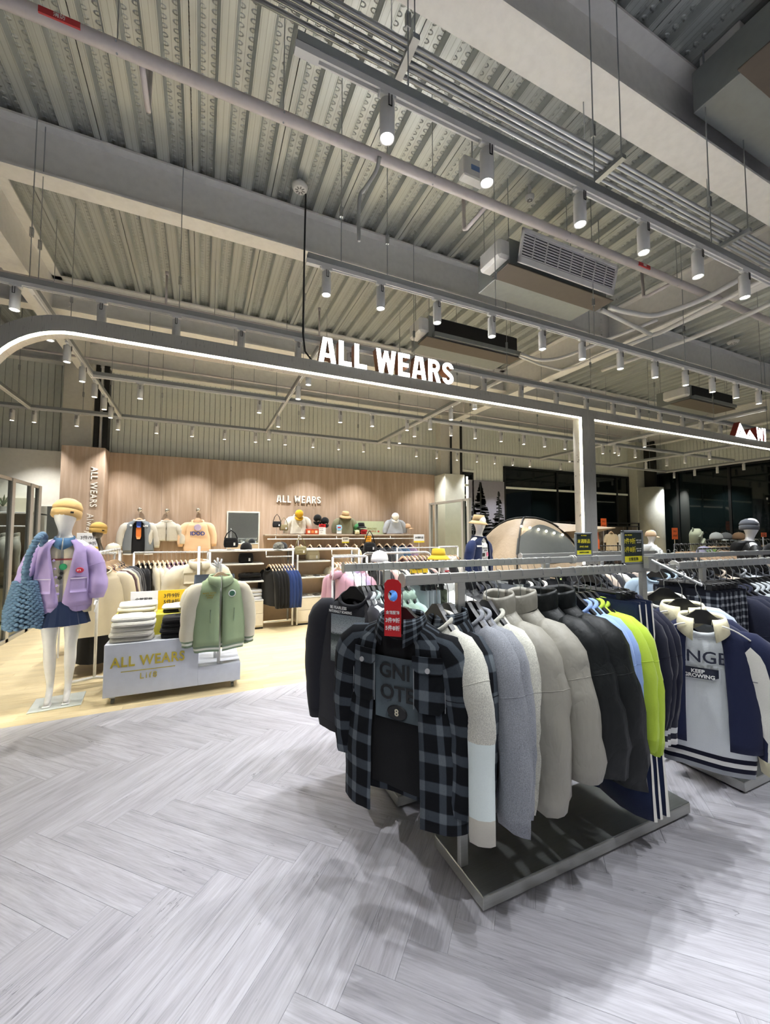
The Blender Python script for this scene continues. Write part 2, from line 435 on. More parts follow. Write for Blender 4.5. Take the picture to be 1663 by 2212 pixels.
# ------------------------------------------------------------------ walls
wb = struct(MB().box(X0, X1, Y1r, Y1r + .15, 0, HD + .1).build('wall_back', m_white), 'rear shell wall behind the pale siding')
wr = struct(MB().box(X1, X1 + .15, Y0r, Y1r + .15, 3.78, HD + .1).box(X1, X1 + .15, Y0r, Y1r + .15, 0, .12).build('wall_right', m_white), 'white wall band above the tall night windows')
struct(MB().box(X0 - .15, X0, Y0r, Y1r + .15, 0, HD + .1).build('wall_left', m_white), 'plain white side wall of the shop')
struct(MB().box(X0 - .15, X1 + .15, Y0r - .15, Y0r, 0, HD + .1).build('wall_front', m_white), 'plain white wall behind the photographer')
sid = MB(); sid.cbox(.003, .104, -.022, 0, 0, 1.9, .006); sid_me = sid.mesh('siding_strip', m_siding)
backing = struct(MB().box(-4.6, X1, Y1r - .012, Y1r - .004, 2.95, 4.95).build('wall_siding', m_groove), 'pale green vertical metal siding above the shop walls')
for i in range(int((X1 + 4.6) / .107)): put('siding_strip', sid_me, backing, (-4.6 + i * .107, Y1r - .012, 3.0))
backing2 = struct(MB().box(X1 - .006, X1 + .002, 2.0, Y1r, 3.78, 4.95).build('wall_siding_right', m_groove), 'pale metal siding above the far window wall')
for i in range(int(7.7 / .107)): put('siding_strip', sid_me, backing2, (X1 - .006, 2.0 + i * .107 + .107, 3.8), (0, 0, -PI / 2)).scale = (1, 1, .6)
struct(MB().cbox(-4.6, X1, Y1r - .07, Y1r - .03, 2.93, 3.0, .01).build('trim_1', m_siding))
# wood feature wall with its column, white wall to its left, plaster column to its right
ZW = 3.166
wood = struct(MB().box(-1.70, 5.80, 9.5, 9.56, 0, ZW).build('wall_wood', M('wood_substrate', '9A7C65', .7)), 'pink toned wood panel feature wall behind the hanging clothes')
for i in range(8):
    x = -1.70 + i * .9375
    MB().cbox(x + .0015, x + .936, 9.488, 9.5, .01, ZW, .002).build('wood_panel', m_wood, wood)
wc = struct(MB().box(-2.34, -1.70, 9.07, 9.74, 0, ZW - .01).build('wall_wood_column', M('wood_substrate', '9A7C65', .7)), 'wood clad column with vertical white lettering')
MB().cbox(-2.352, -1.69, 9.056, 9.07, .005, ZW, .002).build('wood_panel', m_wood, wc)
MB().cbox(-1.70, -1.688, 9.07, 9.5, .005, ZW, .002).build('wood_panel', m_wood, wc)
MB().cbox(-2.352, -2.34, 9.07, 9.5, .005, ZW, .002).build('wood_panel', m_wood, wc)
m_letter = M('white_acrylic_lettering', 'F2EEE6', .5)
text('ALL WEARS', .150, m_letter, wc, (-1.845, 9.049, 2.42), (PI / 2, PI / 2, 0), bold=.012, sx=.88, depth=.008, spacing=1.12)
text('Always for', .150, m_letter, wc, (-1.885, 9.049, 1.585), (PI / 2, PI / 2, 0), bold=-.004, sx=.9, depth=.008, spacing=1.15)
wl = struct(MB().box(X0, -2.36, 9.5, 9.6, 0, 3.12).build('wall_white_left', m_white), 'low white partition wall left of the wood column')
pcol = struct(MB().cbox(5.80, 6.43, 8.97, 9.74, 0, 3.14, .01).build('column_plaster', m_plaster), 'square plaster clad column beside the wood wall')
struct(MB().box(5.99, 6.62, 9.46, 9.74, 3.14, 4.86).build('column_steel', m_white), 'white steel column above the plaster cladding')
struct(MB().cyl((6.30, 9.42, 3.15), (6.30, 9.42, 4.86), .028).cyl((6.64, 9.5, 2.2), (6.64, 9.5, 4.9), .03).build('trim_2', m_dark))
struct(MB().box(6.66, 6.82, 9.62, 9.73, 2.4, 4.9).build('trim_3', m_dark))
struct(MB().box(-2.44, -1.98, 9.36, 9.74, 3.1, 4.86).build('column_left', m_white), 'white boxed column above the wood clad column')
struct(MB().box(-1.97, -1.90, 9.5, 9.74, 3.1, 4.9).box(-1.83, -1.74, 9.5, 9.74, 3.1, 4.9).build('trim_4', m_dark))
struct(MB().cyl((-1.865, 9.55, 3.1), (-1.865, 9.55, 4.9), .03).build('trim_5', m_beam))
struct(MB().box(9.0, 9.02, 9.73, 9.74, 3, 3.1).build('trim_6', m_beam))
# right corner: rounded plaster column, upper boxed column, dark steel
struct(MB().tube([(14.72, 9.35, 0), (14.72, 9.35, 3.2)], [.48, .48], 28).build('column_round', m_plaster, smooth=True), 'rounded plaster column at the glass corner')
struct(MB().box(14.2, 15.3, 9.4, 9.74, 0, 4.86).build('column_corner', m_plaster), 'pale corner pier between the two night windows')
struct(MB().box(14.62, 14.78, 9.05, 9.4, 3.2, 4.86).build('trim_7', m_dark))
# windows
def window(name, label, a0, a1, c, z0, z1, along, mull, bars):
    b = MB(); f = .05
    def bx(p0, p1, q0, q1, d0=-.06, d1=.03):
        if along == 'x': b.box(p0, p1, c + d0, c + d1, q0, q1)
        else: b.box(c + d0, c + d1, p0, p1, q0, q1)
    bx(a0, a1, z1 - f, z1); bx(a0, a1, z0, z0 + f); bx(a0, a0 + f, z0, z1); bx(a1 - f, a1, z0, z1)
    root = struct(b.build(name, m_black), label)
    xs = [a0] + mull + [a1]; zs = [z0] + bars + [z1]
    for x in mull:
        b = MB(); bx(x - .035, x + .035, z0, z1); b.build('mullion', m_black, root)
    for z in bars:
        b = MB(); bx(a0, a1, z - .03, z + .03); b.build('transom', m_black, root)
    for i in range(len(xs) - 1):
        for j in range(len(zs) - 1):
            b = MB(); bx(xs[i] + .01, xs[i + 1] - .01, zs[j] + .01, zs[j + 1] - .01, -.022, -.014); b.build('pane', m_night, root)
    return root
window('window_1', 'tall dark night window beside the tent', 8.39, 14.15, 9.72, .1, 3.62, 'x', [10.6, 12.2, 13.5], [])
window('window_2', 'wide night window of the far side wall', 3.6, 9.45, 15.48, .1, 3.76, 'y', [5.4, 7.2, 8.75], [])
window('window_3', 'narrow dark window beside the plaster column', 6.84, 7.24, 9.72, .4, 3.34, 'x', [], [])
struct(MB().cbox(6.80, 7.3, 9.68, 9.74, 3.34, 3.42, .005).cbox(7.24, 7.3, 9.68, 9.74, 2.6, 3.34, .005).build('trim_8', m_siding))
# narrow window: its lamp reflection is a glowing strip added at the end
# ------------------------------------------------------------------ ceiling tracks and spotlights
ZT = 3.70                       # underside of the light tracks
m_lens = EMIT('spot_lens', 'FFFBF2', 14.0)
def make_spot():
    r = put('track_spotlight', None); r.empty_display_size = .05
    b = MB(); b.cbox(-.045, .045, -.016, .016, -.03, 0, .003); b.cbox(-.014, .014, -.012, .012, -.05, -.03, .002); b.build('adapter', m_trackw, r)
    MB().lathe([(.0, -.05), (.034, -.05), (.0375, -.054), (.0375, -.236), (.034, -.238), (.031, -.226), (.0, -.226)], n=24).build('lamp_body', M('spot_body_white', 'DDDDDB', .42), r, smooth=True)
    MB().lathe([(.0, -.229), (.030, -.229), (.030, -.2265), (.0, -.2265)], n=20).build('lens', m_lens, r)
    b = MB(); b.box(-.010, -.006, -.0405, -.0375, -.10, -.045); b.box(.006, .010, -.0405, -.0375, -.10, -.045); b.box(-.010, .010, -.0405, -.0375, -.104, -.10); b.build('bracket', m_black, r)
    return r
spot0 = make_spot(); spot_used = [0]
lamp = bpy.data.lights.new('spot_lamp', 'SPOT'); lamp.energy = SPOT_W; lamp.spot_size = math.radians(96); lamp.spot_blend = .75; lamp.shadow_soft_size = .018
lamp.color = (1, .985, .96)
lamp_cool = lamp.copy(); lamp_cool.color = (.945, .97, 1)
lamp2 = lamp.copy(); lamp2.energy = SPOT_W * 2; lamp2_cool = lamp_cool.copy(); lamp2_cool.energy = SPOT_W * 2
lamp_unseen = lamp_cool.copy(); lamp_unseen.energy = SPOT_W * .85
def spot(p, rz, label, group, light=1):
    o = spot0 if not spot_used[0] else dup(spot0)
    spot_used[0] += 1
    o.location = p; o.rotation_euler = (0, 0, rz); tag(o, label, 'spotlight', group)
    if light:
        l_ = bpy.data.objects.new('spot_lamp', ((lamp, lamp2) if p[1] > 4.2 and p[0] < 6 else (lamp_cool if abs(p[1] - .2) > .1 else lamp_unseen, lamp2_cool))[light - 1]); COL.objects.link(l_); l_.parent = o; l_.location = (0, 0, -.245)
    return o
def track(name, label, along, c, a0, a1, rods, z=ZT, buckles=True):
    t = thing(name, label, 'light track')
    b = MB()
    def bx(p0, p1, d0, d1, z0, z1):
        if along == 'x': b.box(p0, p1, c + d0, c + d1, z0, z1)
        else: b.box(c + d0, c + d1, p0, p1, z0, z1)
    bx(a0, a1, -.0205, -.0175, z + .035, z + .078); bx(a0, a1, .0175, .0205, z + .035, z + .078); bx(a0, a1, -.0205, .0205, z + .078, z + .081)
    bx(a0, a1, -.0175, .0175, z + .033, z + .036); b.build('strut_channel', m_galv, t)
    b = MB(); bx(a0, a1, -.0175, -.009, z, z + .033); bx(a0, a1, .009, .0175, z, z + .033); bx(a0, a1, -.009, .009, z + .02, z + .033); b.build('power_rail', m_trackw, t)
    b = MB(); bx(a0 - .01, a0 + .10, -.019, .019, z - .003, z + .034); b.build('end_feed', m_trackw, t)
    for r in rods:
        p = (r, c) if along == 'x' else (c, r)
        ro = MB().cyl((p[0], p[1], z + .08), (p[0], p[1], HD), .0042, 6).build('hanger_rod', m_galv, t)
        if buckles:
            zb = z + .42 + .09 * math.sin(r * 7)
            q = MB(); q.box(p[0] - .013, p[0] - .009, p[1] - .01, p[1] + .01, zb, zb + .075); q.box(p[0] + .009, p[0] + .013, p[1] - .01, p[1] + .01, zb, zb + .075)
            q.box(p[0] - .013, p[0] + .013, p[1] - .01, p[1] + .01, zb - .004, zb); q.box(p[0] - .013, p[0] + .013, p[1] - .01, p[1] + .01, zb + .075, zb + .079); q.build('turnbuckle', m_galv, ro)
    return t
TY = {1: 1.70, 2: 3.08, 3: 4.40, 4: 6.62, 5: 8.80}
track('light_track', 'front light track hung above the clothes racks', 'x', TY[1], .34, 12, [.9, 2.25, 3.55, 5.0, 7.0, 9.0])
track('light_track', 'light track just in front of the lit shop sign', 'x', TY[2], .72, 14, [1.0, 1.42, 2.6, 4.0, 5.7, 7.6, 9.5, 11.5])
track('light_track', 'long light track just behind the lit shop sign', 'x', TY[3], -3.4, 14, [-1.42, -.25, 1.0, 2.4, 3.9, 5.6, 7.2, 9.0, 11, 13])
track('light_track', 'light track over the middle of the shop', 'x', TY[4], -1.42, 14.5, [-.75, .4, 1.9, 3.3, 4.9, 6.7, 8.95, 11, 13])
track('light_track', 'rearmost light track in front of the wood wall', 'x', TY[5], -4.4, 15, [-3.2, -2.0, -.75, .5, 1.9, 3.3, 4.9, 6.7, 8.2, 10, 12, 14])
VX = {0: -2.75, 1: -1.42, 2: 1.22, 3: 3.81, 4: 8.95, 5: 12.0, 6: 14.9}
track('light_track', 'short cross track at the far left end of the shop', 'y', VX[0], 6.7, 8.8, [7.3, 8.3])
track('light_track', 'cross track running away above the purple mannequin', 'y', VX[1], 4.42, 8.8, [4.6, 5.6, 7.9])
track('light_track', 'cross track running away below the big lit letters', 'y', VX[2], 4.42, 8.8, [5.4, 7.6])
track('light_track', 'cross track running away right of the big lit letters', 'y', VX[3], 4.42, 8.8, [5.5, 7.7])
track('light_track', 'cross track above the tent at the window', 'y', VX[4], 3.6, 8.8, [5.6, 7.8])
track('light_track', 'cross track before the corner pier', 'y', VX[5], 3.6, 8.8, [5.6, 7.8])
track('light_track', 'last cross track along the far side window', 'y', VX[6], 3.6, 8.8, [5.6, 7.8], buckles=False)
SPX = {
 1: [(836, 262), (1051, 348), (1252, 440), (1389, 503), (1506, 557), (1607, 608)],
 2: [(705, 600), (822, 633), (944, 666), (1062, 697), (1171, 727), (1257, 750), (1339, 772), (1414, 793), (1480, 812), (1538, 827), (1589, 842), (1638, 853)],
 3: [(33, 637), (220, 673), (381, 703), (521, 730), (644, 749), (756, 780), (877, 806), (1045, 829), (1125, 843), (1201, 858), (1266, 872), (1324, 883), (1378, 892), (1425, 901), (1474, 911), (1514, 919), (1555, 928)],
 4: [(303, 843), (560, 879), (654, 890), (735, 900), (804, 907), (879, 916), (974, 929), (1026, 936), (1082, 943), (1131, 950), (1176, 957), (1220, 961), (1302, 974), (1336, 979), (1372, 981)],
 5: [(27, 878), (74, 902), (166, 910), (255, 919), (338, 927), (415, 934), (485, 942), (552, 948), (616, 953), (676, 959), (731, 964), (785, 969), (899, 981), (943, 985), (987, 989), (1030, 995), (1068, 997), (1107, 1000), (1144, 1003), (1211, 1011), (1246, 1014)]}
TN = {1: 'front track above the racks', 2: 'track in front of the lit sign', 3: 'track just behind the lit sign', 4: 'middle track of the shop', 5: 'rearmost track by the wall'}
def ordn(i): return ORD[i] if i < 20 else 'twenty-' + ORD[i - 20]
for k, L in SPX.items():
    for i, (x, y) in enumerate(L):
        spot((ay(x, y, TY[k]).x, TY[k], ZT + .012), 0, '%s white spotlight from the left on the %s' % (ordn(i), TN[k]), 'spotlights on the light tracks', 1 if k < 4 else (i % 2) * 2)
SVX = {1: ([(108, 725), (145, 769), (178, 813), (204, 851), (225, 877), (239, 900)], 'cross track above the purple mannequin'),
       2: ([(666, 818), (644, 843), (601, 906), (581, 936)], 'cross track below the big letters'),
       3: ([(1025, 874), (974, 891), (929, 916), (895, 933), (863, 948), (840, 961)], 'cross track right of the big letters'),
       4: ([(1392, 954), (1327, 967), (1282, 978), (1230, 990)], 'cross track above the tent'),
       5: ([(1532, 980), (1479, 989), (1440, 994), (1395, 1003)], 'cross track before the corner pier'),
       6: ([(1606, 1004), (1549, 1012), (1500, 1018), (1456, 1025), (1412, 1030)], 'cross track along the far side window')}
for k, (L, nm) in SVX.items():
    for i, (x, y) in enumerate(L):
        spot((VX[k], ax(x, y, VX[k]).y, ZT + .012), PI / 2, '%s nearest white spotlight on the %s' % (ORD[i], nm) if i else 'nearest white spotlight on the ' + nm, 'spotlights on the light tracks', (i % 2) * 2)
# the hall goes on behind the photographer: unseen tracks and lamps added for light
for j, (yy, xs) in enumerate(((.2, [-4.2, -2.8, -1.4, -.2, .9, 2.0, 3.1, 4.4, 6.0, 8.0, 10.5]), (-1.4, range(-6, 15, 2)), (-3.2, range(-6, 15, 3)))):
    track('light_track', ['unseen added light track directly above the photographer', 'light track behind the photographer', 'last light track behind the photographer'][j], 'x', yy, -6.5, 14.5, [-5, -1, 3, 7, 11])
    for i, x in enumerate(xs):
        spot((x + .3 * j, yy, ZT + .012), 0, '%s unseen spotlight added on the %s track behind the photographer' % (ORD[i], ORD[j]), 'unseen spotlights added behind the photographer', 1 if j == 0 else (i % 2) * 2)
# ------------------------------------------------------------------ lit shop portals and signs
m_led = EMIT('led_strip', 'FFF7DA', 9.0); m_face = EMIT('lit_letter_face', 'FFFFFF', 5.0); m_copper = M('copper_letter_return', '9A6A4A', .4, .6)
YP = YB
def portal(label, xa, xb, left_round, right_round, led0=0, zi=3.30, zo=3.437, name='shop_portal'):
    """flat metal band standing over the shop front; inner edge carries an LED strip"""
    root = thing(name, label, 'portal')
    R = .62; T = zo - zi
    def path(off):
        pts = []
        if left_round:
            pts.append((xa - off, 0.0)); pts.append((xa - off, zi - R))
            for k in range(1, 12):
                a = PI - k / 12 * PI / 2; pts.append((xa + R + (R + off) * math.cos(a), zi - R + (R + off) * math.sin(a)))
            pts.append((xa + R, zi + off))
        else: pts += [(xa - off, 0.0), (xa - off, zi + off)]
        if right_round:
            pts.append((xb - R, zi + off))
            for k in range(1, 12):
                a = PI / 2 - k / 12 * PI / 2; pts.append((xb - R + (R + off) * math.cos(a), zi - R + (R + off) * math.sin(a)))
            pts += [(xb + off, zi - R), (xb + off, 0.0)]
        else: pts += [(xb + off, zi + off), (xb + off, 0.0)]
        return pts
    def band(o0, o1, y0, y1, nm, m):
        A, B_ = path(o0), path(o1); rings = []
        if nm == 'led_strip' and led0: A, B_ = A[1:], B_[1:]
        for (p, q) in zip(A, B_): rings.append([(p[0], y0, p[1]), (q[0], y0, q[1]), (q[0], y1, q[1]), (p[0], y1, p[1])])
        return MB().loft(rings, True, capa=True, capb=True).build(nm, m, root)
    band(0.0, T, YP - .05, YP + .11, 'metal_band', m_steel_band)
    band(-.012, -.0005, YP - .045, YP - .015, 'led_strip', m_led)
    return root
m_steel_band = brushed('portal_metal', 'CFCEC9', .3, (60, 3, 3))
portal('brushed metal shop portal with lit edge carrying the big white letters', -1.66, 5.165, True, False)
portal('brushed metal shop portal with lit edge carrying the mountain sign', 5.44, 13.0, False, True, 1)
def poly_letter(ch):
    """condensed block letters on a 0..w x 0..1 grid -> list of convex-ish polygons, width"""
    t = .2
    if ch == 'A': return [[(0, 0), (t, 0), (.36, 1), (.17, 1)], [(.52, 0), (.72, 0), (.55, 1), (.36, 1)], [(.17, .2), (.55, .2), (.52, .36), (.2, .36)]], .72
    if ch == 'L': return [[(0, 0), (t, 0), (t, 1), (0, 1)], [(t, 0), (.56, 0), (.56, .17), (t, .17)]], .56
    if ch == 'E': return [[(0, 0), (t, 0), (t, 1), (0, 1)], [(t, 0), (.56, 0), (.56, .17), (t, .17)], [(t, .42), (.5, .42), (.5, .58), (t, .58)], [(t, .83), (.56, .83), (.56, 1), (t, 1)]], .56
    if ch == 'I': return [[(0, 0), (t, 0), (t, 1), (0, 1)]], t
    if ch == 'W':
        return [[(.14, 0), (.33, 0), (.19, 1), (0, 1)], [(.14, 0), (.33, 0), (.56, .95), (.40, .95)], [(.61, 0), (.80, 0), (.54, .95), (.38, .95)], [(.61, 0), (.80, 0), (.94, 1), (.75, 1)]], .94
    if ch == 'R':
        arc = [(.34 + .26 * math.sin(a), .72 + .28 * math.cos(a)) for a in [PI * k / 8 for k in range(9)]]; inn = [(.34 + .09 * math.sin(a), .72 + .115 * math.cos(a)) for a in [PI * k / 8 for k in range(9)]]
        P = [[(0, 0), (t, 0), (t, 1), (0, 1)], [(t, .835), (.34, .835), (.34, 1), (t, 1)], [(t, .44), (.34, .44), (.34, .605), (t, .605)], [(.28, .46), (.44, 0), (.65, 0), (.45, .5)]]
        P += [[inn[k], arc[k], arc[k + 1], inn[k + 1]] for k in range(8)]; return P, .63
    if ch == 'S':
        P = []; c1, c2 = (.3, .73), (.3, .27); up = [math.radians(20 + 25 * k) for k in range(11)]
        def ring(c, a0, a1, n, ro=(.3, .27), ri=(.11, .105)):
            for k in range(n):
                a, b = a0 + (a1 - a0) * k / n, a0 + (a1 - a0) * (k + 1) / n
                P.append([(c[0] + ri[0] * math.cos(a), c[1] + ri[1] * math.sin(a)), (c[0] + ro[0] * math.cos(a), c[1] + ro[1] * math.sin(a)), (c[0] + ro[0] * math.cos(b), c[1] + ro[1] * math.sin(b)), (c[0] + ri[0] * math.cos(b), c[1] + ri[1] * math.sin(b))])
        ring(c1, math.radians(5), math.radians(225), 10); ring(c2, math.radians(185), math.radians(405), 10)
        P.append([(.02, .68), (.22, .56), (.58, .32), (.38, .44)]); P.append([(.09, .54), (.24, .66), (.51, .46), (.36, .34)]); return P, .6
    return [], .4
def block_text(s, h, parent, x, y, z, depth, mface, mside, gap=.11, sx=1.0):
    """each letter a solid channel letter: lit face towards -Y, coloured return"""
    for ch in s:
        if ch == ' ': x += .30 * h; continue
        P, wd = poly_letter(ch); b = MB(); f = MB()
        for q in P:
            qq = [(x + a * h * sx, z + c * h) for a, c in q]; ar = sum(qq[i][0] * qq[(i + 1) % len(qq)][1] - qq[(i + 1) % len(qq)][0] * qq[i][1] for i in range(len(qq)))
            if ar < 0: qq = qq[::-1]
            b.prism(qq, y, y + depth); f.prism(qq, y - .004, y)
        o = b.build('letter', mside, parent); f.build('lit_face', mface, o)
        x += (wd * sx + gap) * h
    return x
sg = thing('lit_sign', 'large white lit letters ALL WEARS standing on the metal portal', 'sign')
block_text('ALL WEARS', .275, sg, 1.125, YP - .05, 3.437, .10, m_face, m_copper, gap=.125, sx=.98)
sg = thing('lit_sign', 'lit mountain emblem and letters WI on the portal at the picture edge', 'sign')
m_red = M('red_sign_return', '8E2B22', .45, .2)
xs = ay(1588, 952, YP - .05).x
for i, (dx, hh, ww) in enumerate(((0.0, .30, .46), (.36, .2, .42))):
    o = MB().prism([(xs + dx, 3.437), (xs + dx + ww, 3.437), (xs + dx + ww * .42, 3.437 + hh)], YP - .05, YP + .05).build('mountain', m_red, sg)
    MB().prism([(xs + dx + .03, 3.437), (xs + dx + ww - .02, 3.437), (xs + dx + ww * .42, 3.437 + hh - .03)], YP - .056, YP - .05).build('lit_face', m_face, o)
    b = MB()
    for (a, c) in (((.30, .15), (.40, .55)), ((.40, .35), (.5, .42)), ((.34, .28), (.24, .36))):
        p, q = Vector((xs + dx + ww * a[0], YP - .06, 3.437 + hh * a[1])), Vector((xs + dx + ww * c[0], YP - .06, 3.437 + hh * c[1])); b.cyl(p, q, .007, 5)
    b.build('tree_mark', m_black, o)
block_text('WI', .26, sg, xs + .80, YP - .05, 3.437, .10, m_face, m_red, gap=.16)
b = MB(); p0 = ay(660, 462, YP + .03)   # black feed cable down to the portal
b.tube([(p0.x, YP + .03, 5.35), (p0.x - .01, YP + .03, 4.6), (p0.x - .015, YP + .03, 3.75), (p0.x + .01, YP + .03, 3.55), (p0.x + .09, YP + .03, 3.46), (p0.x + .2, YP + .03, 3.44)], .010, 8)
tag(b.build('power_cable', M('black_rubber', '1B1B1C', .6), smooth=True), 'black power cable hanging down to the lit sign', 'cable')
# ------------------------------------------------------------------ pipes and conduits
def pipe(label, y, z, x0, x1, r, drops, rods, m=None, ties=True):
    root = thing('sprinkler_pipe', label, 'pipe')
    MB().tube([(x0, y, z), (x1, y, z)], r, 14).build('main_pipe', m or m_pipe, root, smooth=True)
    for (x, kind) in drops:
        if kind == 'up': MB().tube([(x, y, z), (x, y, z + .42)], r * .55, 10).cyl((x, y, z + .42), (x, y, z + .47), r * .8, 8).build('sprinkler_drop', m or m_pipe, root, smooth=True)
        else: MB().tube([(x, y, z), (x, y + .42, z), (x, y + .46, z + .02), (x, y + .47, z + .3), (x, y + .47, HD)], [r * .55] * 5, 10).build('branch_pipe', m or m_pipe, root, smooth=True)
    for x in rods:
        o = MB().cyl((x, y, z + r), (x, y, HD), .004, 6).build('hanger_rod', m_galv, root)
        MB().tube([(x, y, z - r), (x, y - r * 1.06, z), (x, y, z + r * 1.1), (x, y + r * 1.06, z), (x, y, z - r)], .006, 6).build('pipe_clip', m_galv, o)
    return root
m_tagred = M('red_pipe_label', 'C33A3F', .5)
p1 = pipe('thick white sprinkler pipe crossing below the front deck ribs', 2.86, 4.6, -6.5, 8.2, .042, [], [-.55, .48, 1.75, 3.35, 5.2])
for (x, up) in ((-.42, False), (2.35, False), (5.15, False)):
    MB().tube([(x, 2.86, 4.6), (x, 2.86 + .34, 4.6), (x, 2.86 + .38, 4.62), (x, 2.86 + .39, 5.05)], .019, 10).build('branch_pipe', m_pipe, p1, smooth=True)
for x in (-.93, 4.42):
    MB().box(x, x + .2, 2.86 - .044, 2.86 - .03, 4.575, 4.615).build('pipe_label', m_tagred, p1)
    text('消防', .03, M('white_print', 'F4F4F2', .5), p1, (x + .1, 2.86 - .046, 4.595), name='label_print')
pipe('thin white sprinkler pipe over the middle of the shop', 6.0, 4.6, -6.5, 9.5, .026, [(-.5, 'up'), (1.6, 'up'), (5.0, 'up')], [-1.7, 0.1, 1.1, 3.0, 4.2, 6.2])
pipe('thin white sprinkler pipe before the siding wall', 8.38, 4.6, -6.5, 12, .02, [(-.2, 'up'), (2.7, 'up'), (6.0, 'up')], [-1.2, .9, 3.4, 5.0])
cd = thing('conduit_bundle', 'bundle of five steel conduits on trapeze brackets above the front track', 'conduits')
for i in range(5): MB().tube([(-2.5, 1.77 + i * .037, 4.14 + (.01 if i % 2 else 0)), (14, 1.77 + i * .037, 4.14 + (.01 if i % 2 else 0))], .0125, 8).build('conduit', m_conduit, cd, smooth=True)
for x in (.95, 2.55, 4.15, 5.75):
    o = MB().box(x - .02, x + .02, 1.70, 2.02, 4.09, 4.12).build('trapeze', m_galv, cd)
    for y in (1.72, 2.0): MB().cyl((x, y, 4.1), (x, y, 4.8 if y > 1.79 else HD), .004, 6).build('hanger_rod', m_galv, o)
# white insulated refrigerant pipes along the right girder
def tubething(label, pts, r, name='refrigerant_pipe', m=None, cat='pipe', sub=4):
    P = [Vector(p) for p in pts]; Q = []
    for i in range(len(P) - 1):
        p0, p1_, p2, p3 = P[max(i - 1, 0)], P[i], P[i + 1], P[min(i + 2, len(P) - 1)]
        for k in range(sub):
            t_ = k / sub; Q.append(.5 * ((2 * p1_) + (p2 - p0) * t_ + (2 * p0 - 5 * p1_ + 4 * p2 - p3) * t_ ** 2 + (3 * p1_ - p0 - 3 * p2 + p3) * t_ ** 3))
    Q.append(P[-1]); return tag(MB().tube(Q, r, 10).build(name, m or M('white_insulation', 'E4E4E2', .6), smooth=True), label, cat)
ZI = 4.45
tubething('white insulated pipe sagging from the grilled air unit', [az(1316, 664, 4.42), az(1360, 675, 4.40), az(1420, 680, ZI), az(1520, 645, ZI + .05), az(1620, 590, 4.6), az(1720, 540, 4.65)], .032)
tubething('straight white pipe leading from the grilled air unit', [az(1300, 670, 4.42), az(1408, 724, ZI)], .028, sub=1)
tubething('long white pipe running below the right girder', [az(1408, 724, ZI), az(1440, 712, ZI), az(1560, 650, ZI), az(1700, 578, ZI)], .03)
tubething('white pipe crossing beside the round ceiling detector', [az(1300, 800, ZI), az(1420, 758, ZI), az(1540, 712, ZI), az(1700, 640, ZI)], .03)
tubething('white insulated pipe sagging from the black mouthed air unit', [az(1125, 765, 4.36), az(1170, 778, 4.34), az(1220, 770, 4.38), az(1290, 742, ZI), az(1420, 690, ZI + .06)], .026)
tubething('thin white pipe leading from the black mouthed air unit', [az(1122, 770, 4.36), az(1212, 800, ZI - .02), az(1290, 770, ZI), az(1408, 724, ZI)], .02, sub=2)
# flexible grey drop beside the front pipe
dz = 4.6; tubething('grey flexible conduit curving down beside the front pipe', [az(820, 338, 4.56), az(812, 370, 4.5), az(790, 405, 4.42), az(776, 430, 4.36), ay(775, 520, az(776, 430, 4.36).y)], .016, 'flexible_conduit', M('grey_flex', 'A6A9A8', .5), 'conduit')
# ------------------------------------------------------------------ detectors, box, speaker cover
def round_unit(label, p, r, name='smoke_detector'):
    root = thing(name, label, 'detector', p)
    MB().lathe([(0, 0), (r, 0), (r, -.02), (r * .8, -.045), (r * .72, -.05), (0, -.05)], n=24).build('housing', m_trackw, root, smooth=True)
    b = MB()
    for k in range(8):
        a = k * PI / 4; b.box(r * .25, r * .62, -.006, .006, -.0525, -.0495); n = len(b.v); c_, s_ = math.cos(a), math.sin(a)
        b.v[-8:] = [(x * c_ - y * s_, x * s_ + y * c_, z) for x, y, z in b.v[-8:]]
    b.build('slots', M('grey_slot', '8A8A88', .7), root)
    MB().cyl((0, 0, 0), (0, 0, .12), .02, 8).build('mount', m_trackw, root)
round_unit('round white smoke detector near the middle beam', az(648, 402, 5.33), .085)
round_unit('small white heat detector left of the front spotlights', az(1144, 424, 5.33), .05)
round_unit('round white ceiling speaker right of the long pipes', az(1583, 737, 5.33), .1)
eb = thing('junction_box', 'small white exit lamp box behind the front pipe', 'box', az(1020, 372, 5.05))
MB().cbox(-.13, .13, -.05, .05, -.1, .1, .012).build('case', m_trackw, eb); MB().box(-.05, .05, -.054, -.05, -.03, .02).build('blue_mark', M('blue_mark', '6C88B8', .5), eb)
MB().cyl((0, 0, .1), (0, 0, .35), .008, 6).build('stem', m_galv, eb)
